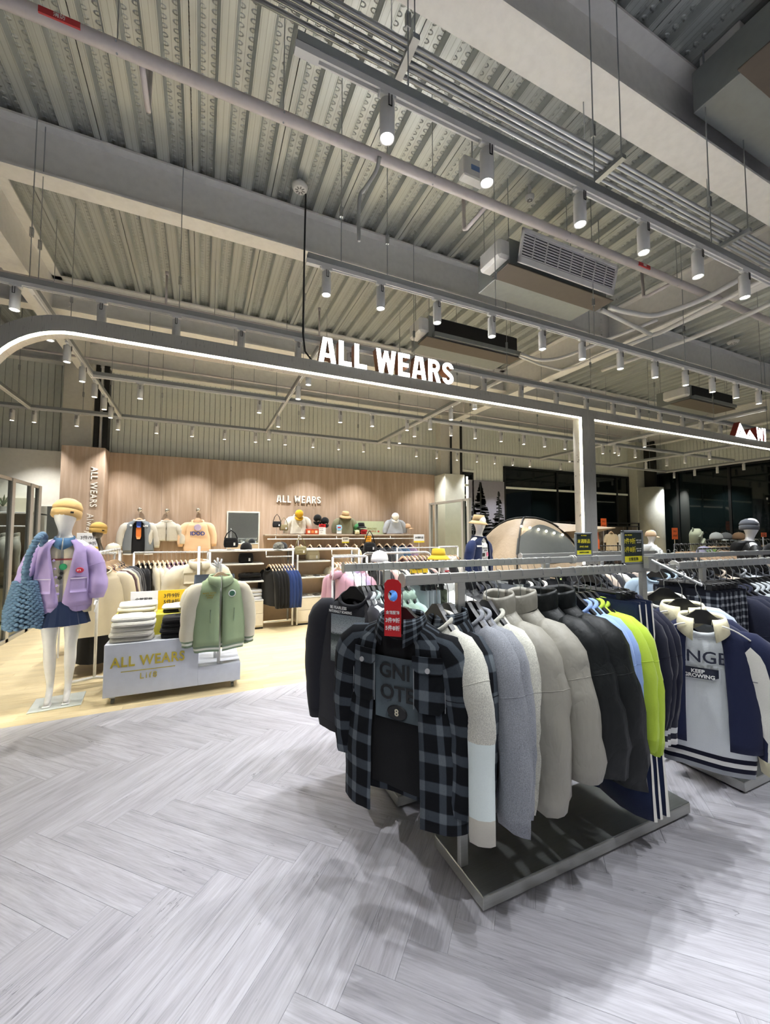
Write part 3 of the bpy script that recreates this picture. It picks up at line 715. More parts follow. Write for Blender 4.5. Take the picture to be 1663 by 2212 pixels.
# ------------------------------------------------------------------ ducted air units
m_plate = M('brown_grey_plate', '625950', .6); m_void = M('dark_void', '0B0C0C', .7)
def grille(root, x0, x1, y, z0, z1, tilt, m=None):
    f = put('grille', None, root, ((x0 + x1) / 2, y, (z0 + z1) / 2), (tilt, 0, 0)); f.empty_display_size = .02
    W, Hh = (x1 - x0) / 2, (z1 - z0) / 2; b = MB(); e = .035
    b.cbox(-W, W, -.02, .0, Hh - e, Hh, .004); b.cbox(-W, W, -.02, 0, -Hh, -Hh + e * 1.8, .004); b.cbox(-W, -W + e, -.02, 0, -Hh, Hh, .004); b.cbox(W - e, W, -.02, 0, -Hh, Hh, .004)
    b.build('grille_frame', m_trackw, f)
    b = MB()
    for k in range(9):
        z = -Hh + .075 + (2 * Hh - .12) * k / 8; b.box(-W + e, W - e, -.014, -.004, z - .006, z + .006)
    for k in range(1, 8): b.box(-W + 2 * W * k / 8 - .004, -W + 2 * W * k / 8 + .004, -.016, -.002, -Hh + e, Hh - e)
    b.build('grille_bars', m_trackw, f); MB().box(-W + .01, W - .01, .0, .006, -Hh + .01, Hh - .01).build('grille_void', m_void, f)
def air_unit(label, x0, x1, y0, y1, z, h, mouth='grille'):
    u = thing('air_unit', label, 'air conditioner')
    MB().cbox(x0, x1, y0, y1, z, z + .016, .004).build('base_plate', m_plate, u)
    MB().cbox(x0 + .06, x1 - .06, y0 + .05, y1 + .32, z + .016, z + h, .006).build('case', M('galvanised_case', '9BA09E', .45, .5), u)
    for x in (x0 + .1, x1 - .1):
        for y in (y0 + .1, y1 + .25): MB().cyl((x, y, z + h), (x, y, HD), .005, 6).build('hanger_rod', m_galv, u)
    if mouth == 'grille': grille(u, x0 + .07, x1 - .10, y0 - .09, z + .0, z + .33, math.radians(14))
    else:
        MB().box(x0 + .16, x1 - .03, y0 + .035, y0 + .05, z + .10, z + h - .02).build('black_mouth', m_void, u)
        MB().cbox(x0 + .12, x1, y0 - .03, y0 + .05, z + .03, z + .1, .004).build('lip', M('galvanised_case', '9BA09E', .45, .5), u)
    if z < 4.8: MB().cbox(x0 - .10, x0 + .06, y0 + .02, y1 + .1, z + .08, z + h - .05, .03).build('end_cover', m_trackw, u)
    return u
air_unit('ducted ceiling air unit with white slatted grille and brown base plate', 2.84, 4.46, 3.16, 3.42, 4.35, .34)
air_unit('ducted ceiling air unit with black mouth behind the middle beam', 2.86, 4.58, 4.86, 5.12, 4.35, .36, 'black')
u = air_unit('ducted ceiling air unit at the upper corner with brown underside', 3.46, 5.2, .55, 1.45, 4.9, .36, 'black')
MB().cbox(3.58, 5.2, 1.47, 1.74, 5.02, HD - .01, .004).build('plenum_box', m_trackw, u)
air_unit('far ducted ceiling air unit beyond the right girder', 9.2, 10.9, 4.9, 5.3, 4.35, .34, 'black')
pa = az(1560, 870, 4.5)
# ------------------------------------------------------------------ cloth: garments on hangers
def vn(p, f, sd): return noise.noise(Vector(p) * f + Vector((sd, sd * 1.7, sd * .3)))
def sup(c, e): return math.copysign(abs(c) ** e, c)
def body_rings(P, n):
    """rings from neck to hem; front is -X, width along Y. returns rings, uvs"""
    sd = P['seed']; z0 = -P['hook']; L = P['L']; sh, wd, tk, nk = P['sh'], P['w'], P['t'], P['nk']; fold = P['fold']; g = P['vgap'][0] if P.get('vgap') else P.get('gap', 0)
    rows = [(0, nk, .06), (.018, nk + .02, .062), (.042, (nk + sh) * .52, .060), (.066, sh * .86, .062), (.088, sh, .066), (.13, sh + .01, .07)]
    m = P['m']
    for k in range(1, m + 1):
        s = k / m; rows.append((.13 + (L - .13) * s, sh + .01 + (wd - sh - .01) * min(1, s * 1.6), .07 + (tk - .07) * s))
    if P.get('rib'): rows[-1] = (rows[-1][0], rows[-1][1] * .93, rows[-1][2] * .9)
    ph = [sd * 3.1, sd * 1.3, sd * 5.7]; rings = []; uvs = []
    bs = P.get('bs', 1)
    for (dz, a, b) in rows:
        b *= bs
        if P.get('vgap'): g = P['vgap'][0] + (P['vgap'][1] - P['vgap'][0]) * min(1, dz / (L * .9)) ** .6
        R = []; low = max(0, min(1, (dz - .12) / max(.01, L - .12)))
        for q in range(n):
            th = 2 * PI * q / n if not g else g + (2 * PI - 2 * g) * q / (n - 1)
            cx, sy_ = math.cos(th), math.sin(th)
            x = -b * sup(cx, .85); y = a * sup(sy_, .8)
            tilt = P.get('drop', .075) * ((1 + cx) / 2) ** 1.5 * max(0, 1 - dz / .14) * (1 if not g else .3)
            f = fold * low * (math.sin(5 * th + ph[0] + 1.5 * low) + .6 * math.sin(8 * th + ph[1] - low * 2) + .4 * math.sin(3 * th + ph[2]))
            f += P['wr'] * vn((x * 1.5, y, dz), 9, sd) * min(1, dz / .08) + P['wr'] * .5 * vn((x, y, dz * 1.7), 22, sd + 5) * min(1, dz / .08)
            if P.get('puff'): f += P['puff'] * abs(math.sin(PI * (dz - .05) / P.get('baffle', .11))) * min(1, dz / .08)
            R.append((x - f * cx, y + f * .5 * sy_, z0 - dz - tilt + (.012 * vn((y, dz, x), 6, sd + 9) if dz > L - .01 else 0)))
            uvs.append((th * .27, dz))
        rings.append(R)
    return rings, uvs
def sleeve_rings(P, s, n, zend, short=False):
    sd = P['seed'] + s * 11; z0 = -P['hook']; sh = P['sh']; top = z0 - .088
    out = P['out']; fx = P.get('fwd', 0); r0, r1 = P['r0'], P['r1']; flat = P.get('flat', .8)
    k = P['sm']; Ls = (top - .10) - zend
    pts = [((0, s * (sh - .10), top - .012), r0 * .35), ((0, s * (sh - .06), top - .010), r0 * .62), ((0, s * (sh - .015), top - .026), r0 * .84), ((0, s * (sh + .018), top - .062), r0 * .97)]
    for i in range(0, k + 1):
        t = i / k; bend = math.sin(t * PI) * P.get('bend', .02)
        pts.append(((fx * t, s * (sh + .03 + out * (.1 + .9 * t)) + s * bend, top - .10 - Ls * t), r0 + (r1 - r0) * t ** 1.2))
    rings = []; uvs = []; ph = sd * 2.3; N = len(pts)
    for i, (c, r) in enumerate(pts):
        R = []; t = max(0, (i - 3) / (N - 4)); d = Vector(pts[min(i + 1, N - 1)][0]) - Vector(pts[max(i - 1, 0)][0]); d.x = 0
        if i == N - 1: d = Vector((0, 0, -1))
        d.normalize(); bq = Vector((0, -d.z, d.y)) * (1 if d.z < 0 else 1)
        for q in range(n):
            th = 2 * PI * q / n; cx, sy_ = math.cos(th), math.sin(th)
            f = P['fold'] * 1.1 * t * (math.sin(3 * th + ph + t * 5) + .5 * math.sin(5 * th + ph * 2 - t * 7)) + P['wr'] * 1.5 * vn((cx * .08, s * 3 + sy_ * .08, c[2]), 13, sd) * min(1, i / 3)
            f += P['wr'] * .35 * math.sin(c[2] * 34 + 2 * cx + ph) * t * t
            if P.get('puff'): f += P['puff'] * .7 * abs(math.sin(PI * c[2] / P.get('baffle', .11))) * t
            rr = r + f
            v = Vector(c) + Vector((rr * flat * cx, 0, 0)) + bq * (rr * sy_)
            R.append(tuple(v)); uvs.append((th * .09 + 2 * s, c[2]))
        rings.append(R)
    return rings, uvs
GP = dict(hook=.178, L=.66, sh=.215, w=.27, t=.062, nk=.098, fold=.007, wr=.008, r0=.08, r1=.055, out=.04, m=11, sm=11, zs=-.80)
def garment(name, label, cat, m_body, loc, rz, group=None, sleeves='long', m_sleeve=None, cuff=None, hem=None, collar=None, m_collar=None, ncirc=26, nsl=12, seed=None, prints=None, tiltx=0, **kw):
    P = dict(GP); P.update(kw)
    if 'bs' not in kw: P['bs'] = 1 if ('gap' in kw or ncirc > 30) else (.85 if collar == 'stand' else (.72 if ncirc > 20 else .5))
    if 'flat' not in kw: P['flat'] = .8 if P['bs'] > .8 else (.66 if P['bs'] > .6 else .5)
    if collar == 'stand': P['drop'] = .03
    P['seed'] = 0; P['seed'] = seed if seed is not None else rnd.random() * 50
    root = thing(name, label, cat, loc, rz, group)
    if tiltx: root.rotation_euler = (tiltx, 0, rz)
    n = ncirc; rings, uvs = body_rings(P, n); closed = not (P.get('gap') or P.get('vgap'))
    body_end = len(rings)
    if hem:
        h = P.get('hemh', .055); L = P['L']; k = len(rings) - 1
        lastr = rings[-1]; hb = MB(); nr = hem if isinstance(hem, list) else [hem]
        for i, mm in enumerate(nr):
            t0, t1 = i / len(nr), (i + 1) / len(nr)
            A = [[(p[0] * (1.02 - .07 * t), p[1] * (1.005 - .05 * t), p[2] - h * t) for p in lastr] for t in (t0, t1)]
            MB().loft(A, closed).build('hem_band', mm, root, True)
    b = MB().loft(rings, closed, uvs=uvs); bo = b.build('body', m_body, root, True)
    if not closed: md = bo.modifiers.new('thickness', 'SOLIDIFY'); md.thickness = .007; md.offset = 0
    if sleeves:
        zend = P['zs'] if sleeves == 'long' else -P['hook'] - .33
        for s in (-1, 1):
            ch = (P.get('cuffh', .06) if cuff else 0); ze = (P.get('zs2', zend) if s > 0 else zend)
            R, uv = sleeve_rings(P, s, nsl, ze + ch); so = MB().loft(R, True, uvs=uv, capb=not cuff).build('sleeve', m_sleeve or m_body, root, True)
            if nsl >= 12:
                sm_ = [Vector(p) for p in R[min(6, len(R) - 2)]]; c0 = sum(sm_, Vector()) / len(sm_); sm_ = [c0 + (p - c0) * 1.004 for p in sm_]
                MB().tube(sm_ + [sm_[0]], .0014, 5, caps=False).build('seam', m_sleeve or m_body, so, True)
            if cuff:
                nr = cuff if isinstance(cuff, list) else [cuff]; last = R[-1]; c = Vector((sum(p[0] for p in last) / nsl, sum(p[1] for p in last) / nsl, 0))
                for i, mm in enumerate(nr):
                    A = []
                    for t in (i / len(nr), (i + 1) / len(nr)):
                        k = P.get('cuffk', .8) if t > 0 or i else 1.0; A.append([(c.x + (p[0] - c.x) * k, c.y + (p[1] - c.y) * k, p[2] - ch * t) for p in last])
                    MB().loft(A, True, capb=(i == len(nr) - 1)).build('cuff', mm, root, True)
    top = rings[0]; mc = m_collar or m_body
    if collar == 'rib':
        pts = [Vector(p) + Vector((0, 0, .004)) for p in top]
        MB().tube(pts + [pts[0]], .011, 7, caps=False).build('neckband', mc, root, True)
    elif collar == 'stand':
        hh = P.get('ch', .06); A = [[(p[0] * k, p[1] * k * .98, p[2] + hh * t + .008 * vn(p, 12, P['seed'])) for p in top] for t, k in ((0, 1.02), (.5, 1.03), (.85, .99), (1.0, .93), (.8, .86), (.2, .88))]
        MB().loft(A, closed).build('collar', mc, root, True)
    elif collar == 'shirt':
        A = []
        for t in (0, .25, .55, 1.0):
            R = []
            for q, p in enumerate(top):
                fr = abs(q / (len(top) - 1) - .5) * 2 if not closed else 0
                k = 1 + .32 * t * (.7 + .6 * fr ** 2); up = .034 * math.sin(min(1, t * 2.2) * PI / 2) - .085 * max(0, t - .3) * (1 + .95 * fr ** 3)
                R.append((p[0] * k - .02 * t * fr, p[1] * k, p[2] + up))
            A.append(R)
        co_ = MB().loft(A, closed, uvs=[(q * .03, .7 * t_ / 3) for t_ in range(4) for q in range(len(top))]).build('collar', mc, root, True); md = co_.modifiers.new('thickness', 'SOLIDIFY'); md.thickness = .005
    elif collar == 'hood':
        A = []
        for (k, u, bx_) in ((1.05, 0, 0), (1.25, .01, .02), (1.3, -.03, .06), (1.1, -.11, .11), (.7, -.16, .115)):
            A.append([(max(p[0] * k, p[0]) * (1 if p[0] < 0 else 1) + (bx_ if p[0] > 0 else bx_ * .2), p[1] * k, p[2] + u) for p in top])
        MB().loft(A, True).build('hood', mc, root, True)
    if prints:
        for f in prints: f(root, P)
    return root
HANG = {}
def hanger_mesh(kind):
    if kind in HANG: return HANG[kind]
    wire = MB().tube([(0, -.020, -.030), (0, -.0205, -.010), (0, -.014, .002), (0, 0, .0045), (0, .014, .001), (0, .0205, -.014), (0, .018, -.040), (0, .006, -.066), (0, 0, -.08), (0, 0, -.14)], .0021, 6).mesh('hook', m_conduit, True)
    b = MB()
    if kind == 'black':
        P = [(0, -.098), (.028, -.101), (.055, -.122), (.10, -.152), (.165, -.192), (.18, -.208), (.16, -.21), (.10, -.19), (.05, -.175), (0, -.17)]
        P = P + [(-a, c) for a, c in P[::-1][1:-1]]; b.prism([(y_ * .86, z_ - .037) for y_, z_ in P], -.011, .011, 'x')
    elif kind == 'wood':
        P = [(0, -.098), (.03, -.103), (.09, -.14), (.165, -.19), (.18, -.206), (.165, -.208), (.09, -.165), (.03, -.135), (0, -.13)]
        P = P + [(-a, c) for a, c in P[::-1][1:-1]]; b.prism([(y_ * .86, z_ - .037) for y_, z_ in P], -.009, .009, 'x')
    elif kind == 'clip':
        b.tube([(0, -.17, -.135), (0, .17, -.135)], .006, 8)
        for s in (-1, 1): b.cbox(-.012, .012, s * .14 - .014, s * .14 + .014, -.195, -.125, .003)
    mk = {'black': M('black_plastic', '17181A', .35), 'wood': M('pale_hanger_wood', 'E3C4A2', .5), 'clip': M('black_plastic', '17181A', .35)}[kind]
    HANG[kind] = (wire, b.mesh('hanger_arms', mk)); return HANG[kind]
def hanger(kind, loc, rz, label, group=None):
    r = thing('clothes_hanger', label, 'hanger', loc, rz, group); wi, bo = hanger_mesh(kind)
    put('hook', wi, r); put('clip_bar' if kind == 'clip' else 'arms', bo, r); return r
def trousers(name, label, m_leg, loc, rz, group=None, L=.98, stripe=None, w=.19, cat='trousers', flare=1.1, t=.028):
    """hung by the waistband from two clips: width along Y"""
    root = thing(name, label, cat, loc, rz, group); sd = rnd.random() * 50; z0 = -.175
    for s in (-1, 1):
        rings = []
        for k in range(9):
            u = k / 8; c = s * (w * .5) * (1 + .12 * u); a = w * .5 * (.98 + (flare - 1) * u); R = []
            for q in range(14):
                th = 2 * PI * q / 14; f = .006 * u * math.sin(3 * th + sd + u * 4) + .006 * vn((q * .1, u * 2, s), 4, sd)
                R.append(((t + f) * math.cos(th) * (1 + .3 * u), c + (a + f) * sup(math.sin(th), .9), z0 - L * u))
            rings.append(R)
        lg = MB().loft(rings, True, uvs=[(q * .03 + s, k * L / 8) for k in range(9) for q in range(14)], capb=True).build('leg', m_leg, root, True)
        if stripe and s == -1:
            S_ = [[(p[0] * 1.05 - .002, p[1] - .0035, p[2]) for p in (r_[10], r_[11])] for r_ in rings]
            MB().loft(S_, False).build('side_stripe', stripe, lg, True)
    MB().loft([[(t * 1.02 * math.cos(2 * PI * q / 14), w * 1.0 * sup(math.sin(2 * PI * q / 14), .9), z) for q in range(14)] for z in (z0 + .012, z0 - .03)], True).build('waistband', m_leg, root, True)
    return root
def plaid_mat(key, base, mid, pale, sc=1.0):
    t = NT(key); uv = co(t, 'UV'); sep = t.n('SeparateXYZ'); t.l(uv, sep.inputs[0]); cs = []
    for ax_ in (0, 1):
        f = t.math('FRACT', t.math('MULTIPLY', sep.outputs[ax_], 9.2 * sc)); cs.append(t.ramp(f, [(0, (0, 0, 0, 1)), (.56, (0, 0, 0, 1)), (.6, (1, 1, 1, 1)), (.92, (1, 1, 1, 1)), (.96, (0, 0, 0, 1))]))
    k = t.math('MULTIPLY', t.math('ADD', cs[0], cs[1]), .5)
    tw = t.n('TexWave', wave_type='BANDS', bands_direction='DIAGONAL'); tw.inputs['Scale'].default_value = 120; t.l(uv, tw.inputs['Vector'])
    kk = t.math('MULTIPLY', k, t.math('ADD', t.math('MULTIPLY', tw.outputs['Fac'], .35), .72))
    c = t.ramp(kk, [(.0, lin(base)), (.42, lin(mid)), (.85, lin(pale))])
    nz = t.noise(co(t), 160, 2); c = t.mix(c, lin(base), t.math('MULTIPLY', nz, .35)); t.bump(nz, .2, .004)
    return t.done(.95, 0, .2, c)
def front_x(P, y, z):
    dz = -P['hook'] - z; s = max(0, min(1, (dz - .13) / (P['L'] - .13))); a = P['sh'] + .01 + (P['w'] - P['sh'] - .01) * min(1, s * 1.6); b = (.07 + (P['t'] - .07) * s) * P.get('bs', 1)
    q = min(.999, (abs(y) / a)) ** 1.25
    return -b * (max(0, 1 - q * q) ** .5) ** .85
def patch(y0, y1, z0, z1, m, name, off=.010, cut=0, thick=.004):
    def f(root, P):
        n, k = 6, 4; V = []
        for j in range(k + 1):
            for i in range(n + 1):
                y = y0 + (y1 - y0) * i / n; z = z0 + (z1 - z0) * j / k
                if cut and j == 0 and i in (0, n): z += (z1 - z0) * cut
                V.append((front_x(P, y, z) - off, y, z))
        N = len(V); V += [(x + thick, y, z) for x, y, z in V]
        F_ = [[j * (n + 1) + i, j * (n + 1) + i + 1, (j + 1) * (n + 1) + i + 1, (j + 1) * (n + 1) + i] for j in range(k) for i in range(n)]
        bd = [i for i in range(n)] + [i * (n + 1) + n for i in range(k)] + [k * (n + 1) + n - i for i in range(n)] + [(k - i) * (n + 1) for i in range(k)]
        F_ += [[q, bd[(e + 1) % len(bd)], bd[(e + 1) % len(bd)] + N, q + N] for e, q in enumerate(bd)]
        MB().add(V, F_, 0, [(y, z) for x, y, z in V]).build(name, m, root, True)
    return f
def ptext(s, size, yc, zc, m, name='print', off=.012, bold=.02, sx=1.0, side=-1, spacing=1.0):
    def f(root, P):
        me = textmesh(s, size, .001, bold, sx, spacing=spacing); me.materials.clear(); me.materials.append(m)
        for v in me.vertices:
            y = yc - v.co.x * (1 if side < 0 else -1); z = zc + v.co.y; e = v.co.z
            v.co = ((front_x(P, y, z) - off - e) * (1 if side < 0 else -1), y, z)
        put(name, me, root)
    return f
def pdisc(yc, zc, r, m, name='button', off=.014, sx=1):
    def f(root, P): MB().lathe([(0, -.002), (r, -.002), (r * .9, .003), (0, .003)], n=16).xf(Matrix.Translation((front_x(P, yc, zc) - off, yc, zc)) @ Matrix.Rotation(-PI / 2, 4, 'Y') @ Matrix.Diagonal((1, sx, 1, 1))).build(name, m, root)
    return f
m_ink_w = M('white_print', 'F4F4F2', .5); m_ink_k = M('black_print', '161718', .6)
# ------------------------------------------------------------------ steel clothes racks
def rack(label, x0, x1, y0, y1, yr, r0, r1, posts, zr=1.37):
    k = thing('clothes_rack', label, 'clothes rack'); h = .07
    MB().cbox(x0, x1, y0, y1, .012, h - .004, .003).build('platform', m_steel, k)
    MB().box(x0 + .004, x1 - .004, y0 + .004, y1 - .004, h - .004, h).build('top_plate', m_steel_dark, k)
    for x in (x0 + .03, x1 - .03):
        for y in (y0 + .03, y1 - .03): MB().cyl((x, y, 0), (x, y, .014), .014, 10).build('foot', m_black, k)
    for x in posts: MB().cbox(x - .021, x + .021, yr - .013, yr + .013, h, zr - .045, .002).build('post', m_steel, k)
    MB().cbox(r0, r1, yr - .011, yr + .011, zr - .046, zr, .002).build('rail', m_steel, k)
    for x in (r0, r1): MB().lathe([(0, -.003), (.032, -.003), (.034, 0), (.032, .003), (0, .003)], n=20).xf(Matrix.Translation((x, yr, zr - .022)) @ Matrix.Rotation(PI / 2, 4, 'Y')).build('end_cap', m_steel, k)
    return k
YA, YBk, ZR = 1.58, 2.31, 1.37
rack('near steel clothes rack holding the open plaid jacket', 1.08, 2.49, 1.41, 1.79, YA, .80, 2.53, (1.10, 2.41))
rack('steel clothes rack behind the near rack holding charcoal sweatshirts', 1.04, 2.46, 2.12, 2.50, YBk, .775, 2.66, (1.06, 2.40))
rack('steel clothes rack at the right holding plaid trousers and navy tops', 2.98, 4.42, 1.38, 1.78, YA, 2.72, 4.7, (3.02, 4.36))
rack('steel clothes rack at the right rear behind the plaid trousers', 2.96, 5.6, 2.12, 2.50, YBk, 2.69, 5.95, (3.0, 5.5))
rack('farthest steel clothes rack before the tent', 3.2, 4.9, 3.0, 3.36, 3.18, 2.95, 5.1, (3.26, 4.84), 1.345)
xa_ = lambda px, y=YA: ay(px, 1240, y).x
def hang(kind, hk, px_or_x, y, lab, m_body, rz=0, z=ZR, grp=None, hlab=None, **kw):
    X = px_or_x if px_or_x < 20 else xa_(px_or_x, y)
    o = garment(kind[0], lab, kind[1], m_body, (X, y, z), rz, grp, **kw)
    hanger(hk, (X, y, z), rz, hlab or ('hanger holding the ' + lab), 'hangers on the steel racks'); return o
SW, PJ = ('sweatshirt', 'sweatshirt'), ('puffer_jacket', 'jacket')
# --- near rack, from its left end
m_plaid = plaid_mat('grey_black_plaid', '101216', '3C434B', '70787E'); m_plaid2 = plaid_mat('navy_check', '14161F', '3E434C', 'A9ADB2', 2.6)
m_stitch = M('grey_stitching', '8C9093', .8); m_silver = M('silver_button', 'C9CACA', .3, .7)
def plaid_extra(root, P):
    for s in (-1, 1):
        patch(s * .155 - .062, s * .155 + .062, -.53, -.335, m_plaid, 'pocket', .010, .14)(root, P)
        patch(s * .155 - .068, s * .155 + .068, -.375, -.31, m_plaid, 'pocket_flap', .017, .3)(root, P)
        pdisc(s * .155, -.36, .011, m_silver, off=.024)(root, P)
        for (dy, z0, z1) in ((-.062, -.52, -.34), (.062, -.52, -.34)): MB().box(front_x(P, s * .155 + dy, (z0 + z1) / 2) - .0125, front_x(P, s * .155 + dy, (z0 + z1) / 2) - .009, s * .155 + dy - .0012, s * .155 + dy + .0012, z0, z1).build('stitching', m_stitch, root)
hang(('plaid_jacket', 'jacket'), 'black', .80, YA, 'open grey and black plaid shirt jacket at the rack end', m_plaid, rz=math.radians(35), L=.80, sh=.225, w=.285, t=.08, gap=.33, zs=-.90, zs2=-.80, r0=.085, r1=.066, out=.015, fold=.004, wr=.006, nk=.092, collar='shirt', m=12, ncirc=40, prints=[plaid_extra], seed=3.3,
     hlab='black hanger inside the open plaid shirt jacket')
tee = garment('sweatshirt', 'charcoal crew shirt with grey print inside the open plaid jacket', 'shirt', FAB('101113'), (.80 + .004, YA + .003, ZR), math.radians(35), sleeves=None, L=.70, sh=.2, w=.225, t=.045, nk=.075, fold=.002, wr=.003, collar='rib', hook=.186,
        prints=[patch(-.11, .11, -.60, -.34, FAB('59646A'), 'grey_panel', .008, 0, .002), ptext('GNI', .085, .01, -.40, m_ink_k, 'print', .013), ptext('OTE', .085, .0, -.49, m_ink_k, 'print', .013), pdisc(.0, -.565, .03, m_ink_k, 'print', .013, 1.6), ptext('8', .04, .0, -.565, M('cream_print', 'D9D2B6', .6), 'print', .017)])
hang(SW, 'black', 943, YA, 'cream sweatshirt with pale blue panel on the sleeve', FAB('CFCDC2', 'heather'), m_sleeve=FAB('CBCABF', 'heather'), cuff=[FAB('DDE8E6'), FAB('DDE8E6'), FAB('DDE8E6'), FAB('C6C3B6')], cuffh=.36, cuffk=.95, zs=-.95, hem=FAB('C6C3B6'), collar='rib', sh=.2, w=.25, r0=.096, r1=.064, out=.07, seed=8.1, L=.62)
hang(('plaid_jacket', 'jacket'), 'black', 968, YA, 'closed dark plaid shirt jacket behind the cream sweatshirt', m_plaid, zs=-.86, L=.72, r0=.078, r1=.06, collar='shirt', gap=.05, ncirc=30, sh=.19, w=.24, out=.0)
for i, px in enumerate((1006, 1022)):
    hang(SW, 'black', px, YA, '%s heather grey sweatshirt beside the oatmeal sweatshirt' % ('front' if i == 0 else 'rear'), FAB('8B8E95', 'heather'), zs=-.92 + .02 * i, L=.70 if i == 0 else .66, collar='rib', sh=.2, w=.265, t=.075, r0=.098, r1=.066, out=.11 - .02 * i, fold=.012, fwd=-.03, m_collar=FAB('8B8E95', 'heather'))
hang(SW, 'black', 1050, YA, 'oatmeal crew neck sweatshirt before the beige puffers', FAB('D3D2C6', 'heather'), zs=-.955, cuff=FAB('CAC9BC', 'heather'), hem=FAB('CAC9BC', 'heather'), collar='rib', sh=.2, w=.25, r0=.095, r1=.062, out=.0)
m_bg = FAB('97948A', 'nylon'); m_bk = FAB('16191A', 'nylon')
for i, px in enumerate((1076, 1123)):
    hang(PJ, 'black', px, YA, '%s beige padded jacket with stand collar' % ('front' if i == 0 else 'rear'), m_bg, zs=-.93 + .11 * i, L=.68, collar='stand', ch=.085, sh=.205, w=.26, t=.095, nk=.095, r0=.11, r1=.082, out=.06 + .04 * i, fold=.006, wr=.011, puff=.006, baffle=.45, bend=.03)
def nlogo(root, P): MB().ball((-.06, -.33, -.84), .014, 10, 6, 1, .5, 1).build('cuff_logo', m_ink_w, root)
for i, px in enumerate((1167, 1206)):
    hang(PJ, 'black', px, YA, '%s black padded jacket with stand collar' % ('front' if i == 0 else 'rear'), m_bk, zs=-.83 - .07 * i, L=.70, collar='stand', ch=.085, sh=.21, w=.265, t=.095, nk=.095, r0=.115, r1=.086, out=.10, fold=.007, wr=.014, puff=.006, baffle=.4, bend=.035, prints=[nlogo] if i else None)
for i, px in enumerate((1236, 1249)):
    hang(SW, 'black', px, YA, '%s light blue sweatshirt between black puffer and lime' % ('front' if i == 0 else 'rear'), FAB('93AEE0'), zs=-.78, L=.62, collar='rib', sh=.2, w=.24, r0=.085, r1=.05, out=.04)
for i, px in enumerate((1263, 1275)):
    hang(SW, 'black', px, YA, '%s lime green sweatshirt' % ('front' if i == 0 else 'rear'), FAB('B5D045'), zs=-.82 - .03 * i, L=.62, cuff=FAB('AECA40'), collar='rib', sh=.205, w=.245, r0=.09, r1=.055, out=.08)
m_navy = FAB('171B30'); m_navy2 = FAB('1B2747'); m_wst = FAB('E8E6DE')
for i, px in enumerate((1286, 1298, 1311)):
    X = xa_(px); lab = '%s navy track trousers with white side stripe' % ('front', 'middle', 'rear')[i]
    trousers('track_trousers', lab, m_navy2, (X, YA, ZR), 0, 'navy track trousers on clip hangers', stripe=m_wst, L=1.02, w=.25, flare=1.25)
    hanger('clip', (X, YA, ZR), 0, 'clip hanger gripping the ' + lab, 'hangers on the steel racks')
for i, px in enumerate((1322, 1334, 1346)):
    hang(('cardigan', 'cardigan'), 'black', px, YA, '%s navy cardigan with white striped cuffs' % ('front', 'middle', 'rear')[i], FAB('15172A'), zs=-.90, L=.66, cuff=[FAB('C9CCCC'), FAB('15172A'), FAB('E6E6E2')], cuffh=.085, cuffk=.95, collar='rib', sh=.18, w=.22, r0=.08, r1=.052, out=.0, fold=.012)
# red discount tag
rt = thing('price_tag', 'red hanging discount tag on the plaid jacket', 'tag', (.80 - .068, YA - .045, ZR - .02), math.radians(-40))
tg = []
for k in range(13): a = PI * k / 12; tg.append((.036 * math.cos(a), .0 - .036 + .036 * math.sin(a) * 1.3))
tg = [(.036, -.215)] + tg + [(-.036, -.215)]
hole = [(.021 * math.cos(2 * PI * k / 16), -.058 + .024 * math.sin(2 * PI * k / 16)) for k in range(16)]
b = MB(); o_ = []
for k in range(16):
    a = 2 * PI * k / 16; c_, s_ = math.cos(a), math.sin(a)
    if s_ > -.3: r_ = 1 / max(abs(c_) / .036, 1e-6) if abs(c_) * .05 > abs(s_) * .036 else None; o_.append((max(-.036, min(.036, .062 * c_)), min(.012, -.058 + .07 * s_)))
    else: o_.append((max(-.036, min(.036, .1 * c_)), -.105))
for k in range(16): b.prism([hole[k], hole[(k + 1) % 16], o_[(k + 1) % 16], o_[k]][::-1], -.0012, .0012)
b.box(-.036, .036, -.0012, .0012, -.225, -.104); b.build('card', M('red_card', 'C8161D', .45), rt)
for s, z, sz in (('全館服飾', -.128, .0155), ('3件9折', -.160, .022), ('5件8折', -.192, .022)): text(s, sz, m_ink_w, rt, (0, -.0024, z), bold=.02, depth=.001, sx=.95)
# --- rack behind
GB = 'garments on the rack behind the near rack'
def photo_print(root, P):
    t = NT('landscape_photo_print'); uv = co(t, 'UV'); n1 = t.noise(t.mapping(uv, (9, 14, 1)), 2.4, 6); sep = t.n('SeparateXYZ'); t.l(uv, sep.inputs[0])
    hgt = t.math('ADD', sep.outputs[1], t.math('MULTIPLY', n1, .10)); c = t.ramp(hgt, [(0, lin('3A4244')), (.35, lin('A8B0B0')), (.5, lin('56605F')), (.62, lin('3F4746')), (.68, lin('C3CBCE')), (1, lin('8F9AA0'))])
    mm = t.done(.7, 0, .2, t.mix(c, lin('2B3234'), t.ramp(t.noise(t.mapping(uv, (20, 30, 1)), 2, 4), [(.5, (0, 0, 0, 1)), (.7, (.8, .8, .8, 1))])))
    n, k = 8, 6; V = []; U = []
    for j in range(k + 1):
        for i in range(n + 1):
            y = -.13 + .26 * i / n; z = -.58 + .28 * j / k; V.append((front_x(P, y, z) - .011, y, z)); U.append((1 - i / n, j / k))
    MB().add(V, [[j * (n + 1) + i, j * (n + 1) + i + 1, (j + 1) * (n + 1) + i + 1, (j + 1) * (n + 1) + i] for j in range(k) for i in range(n)], 0, U).build('photo_print', mm, root, True)
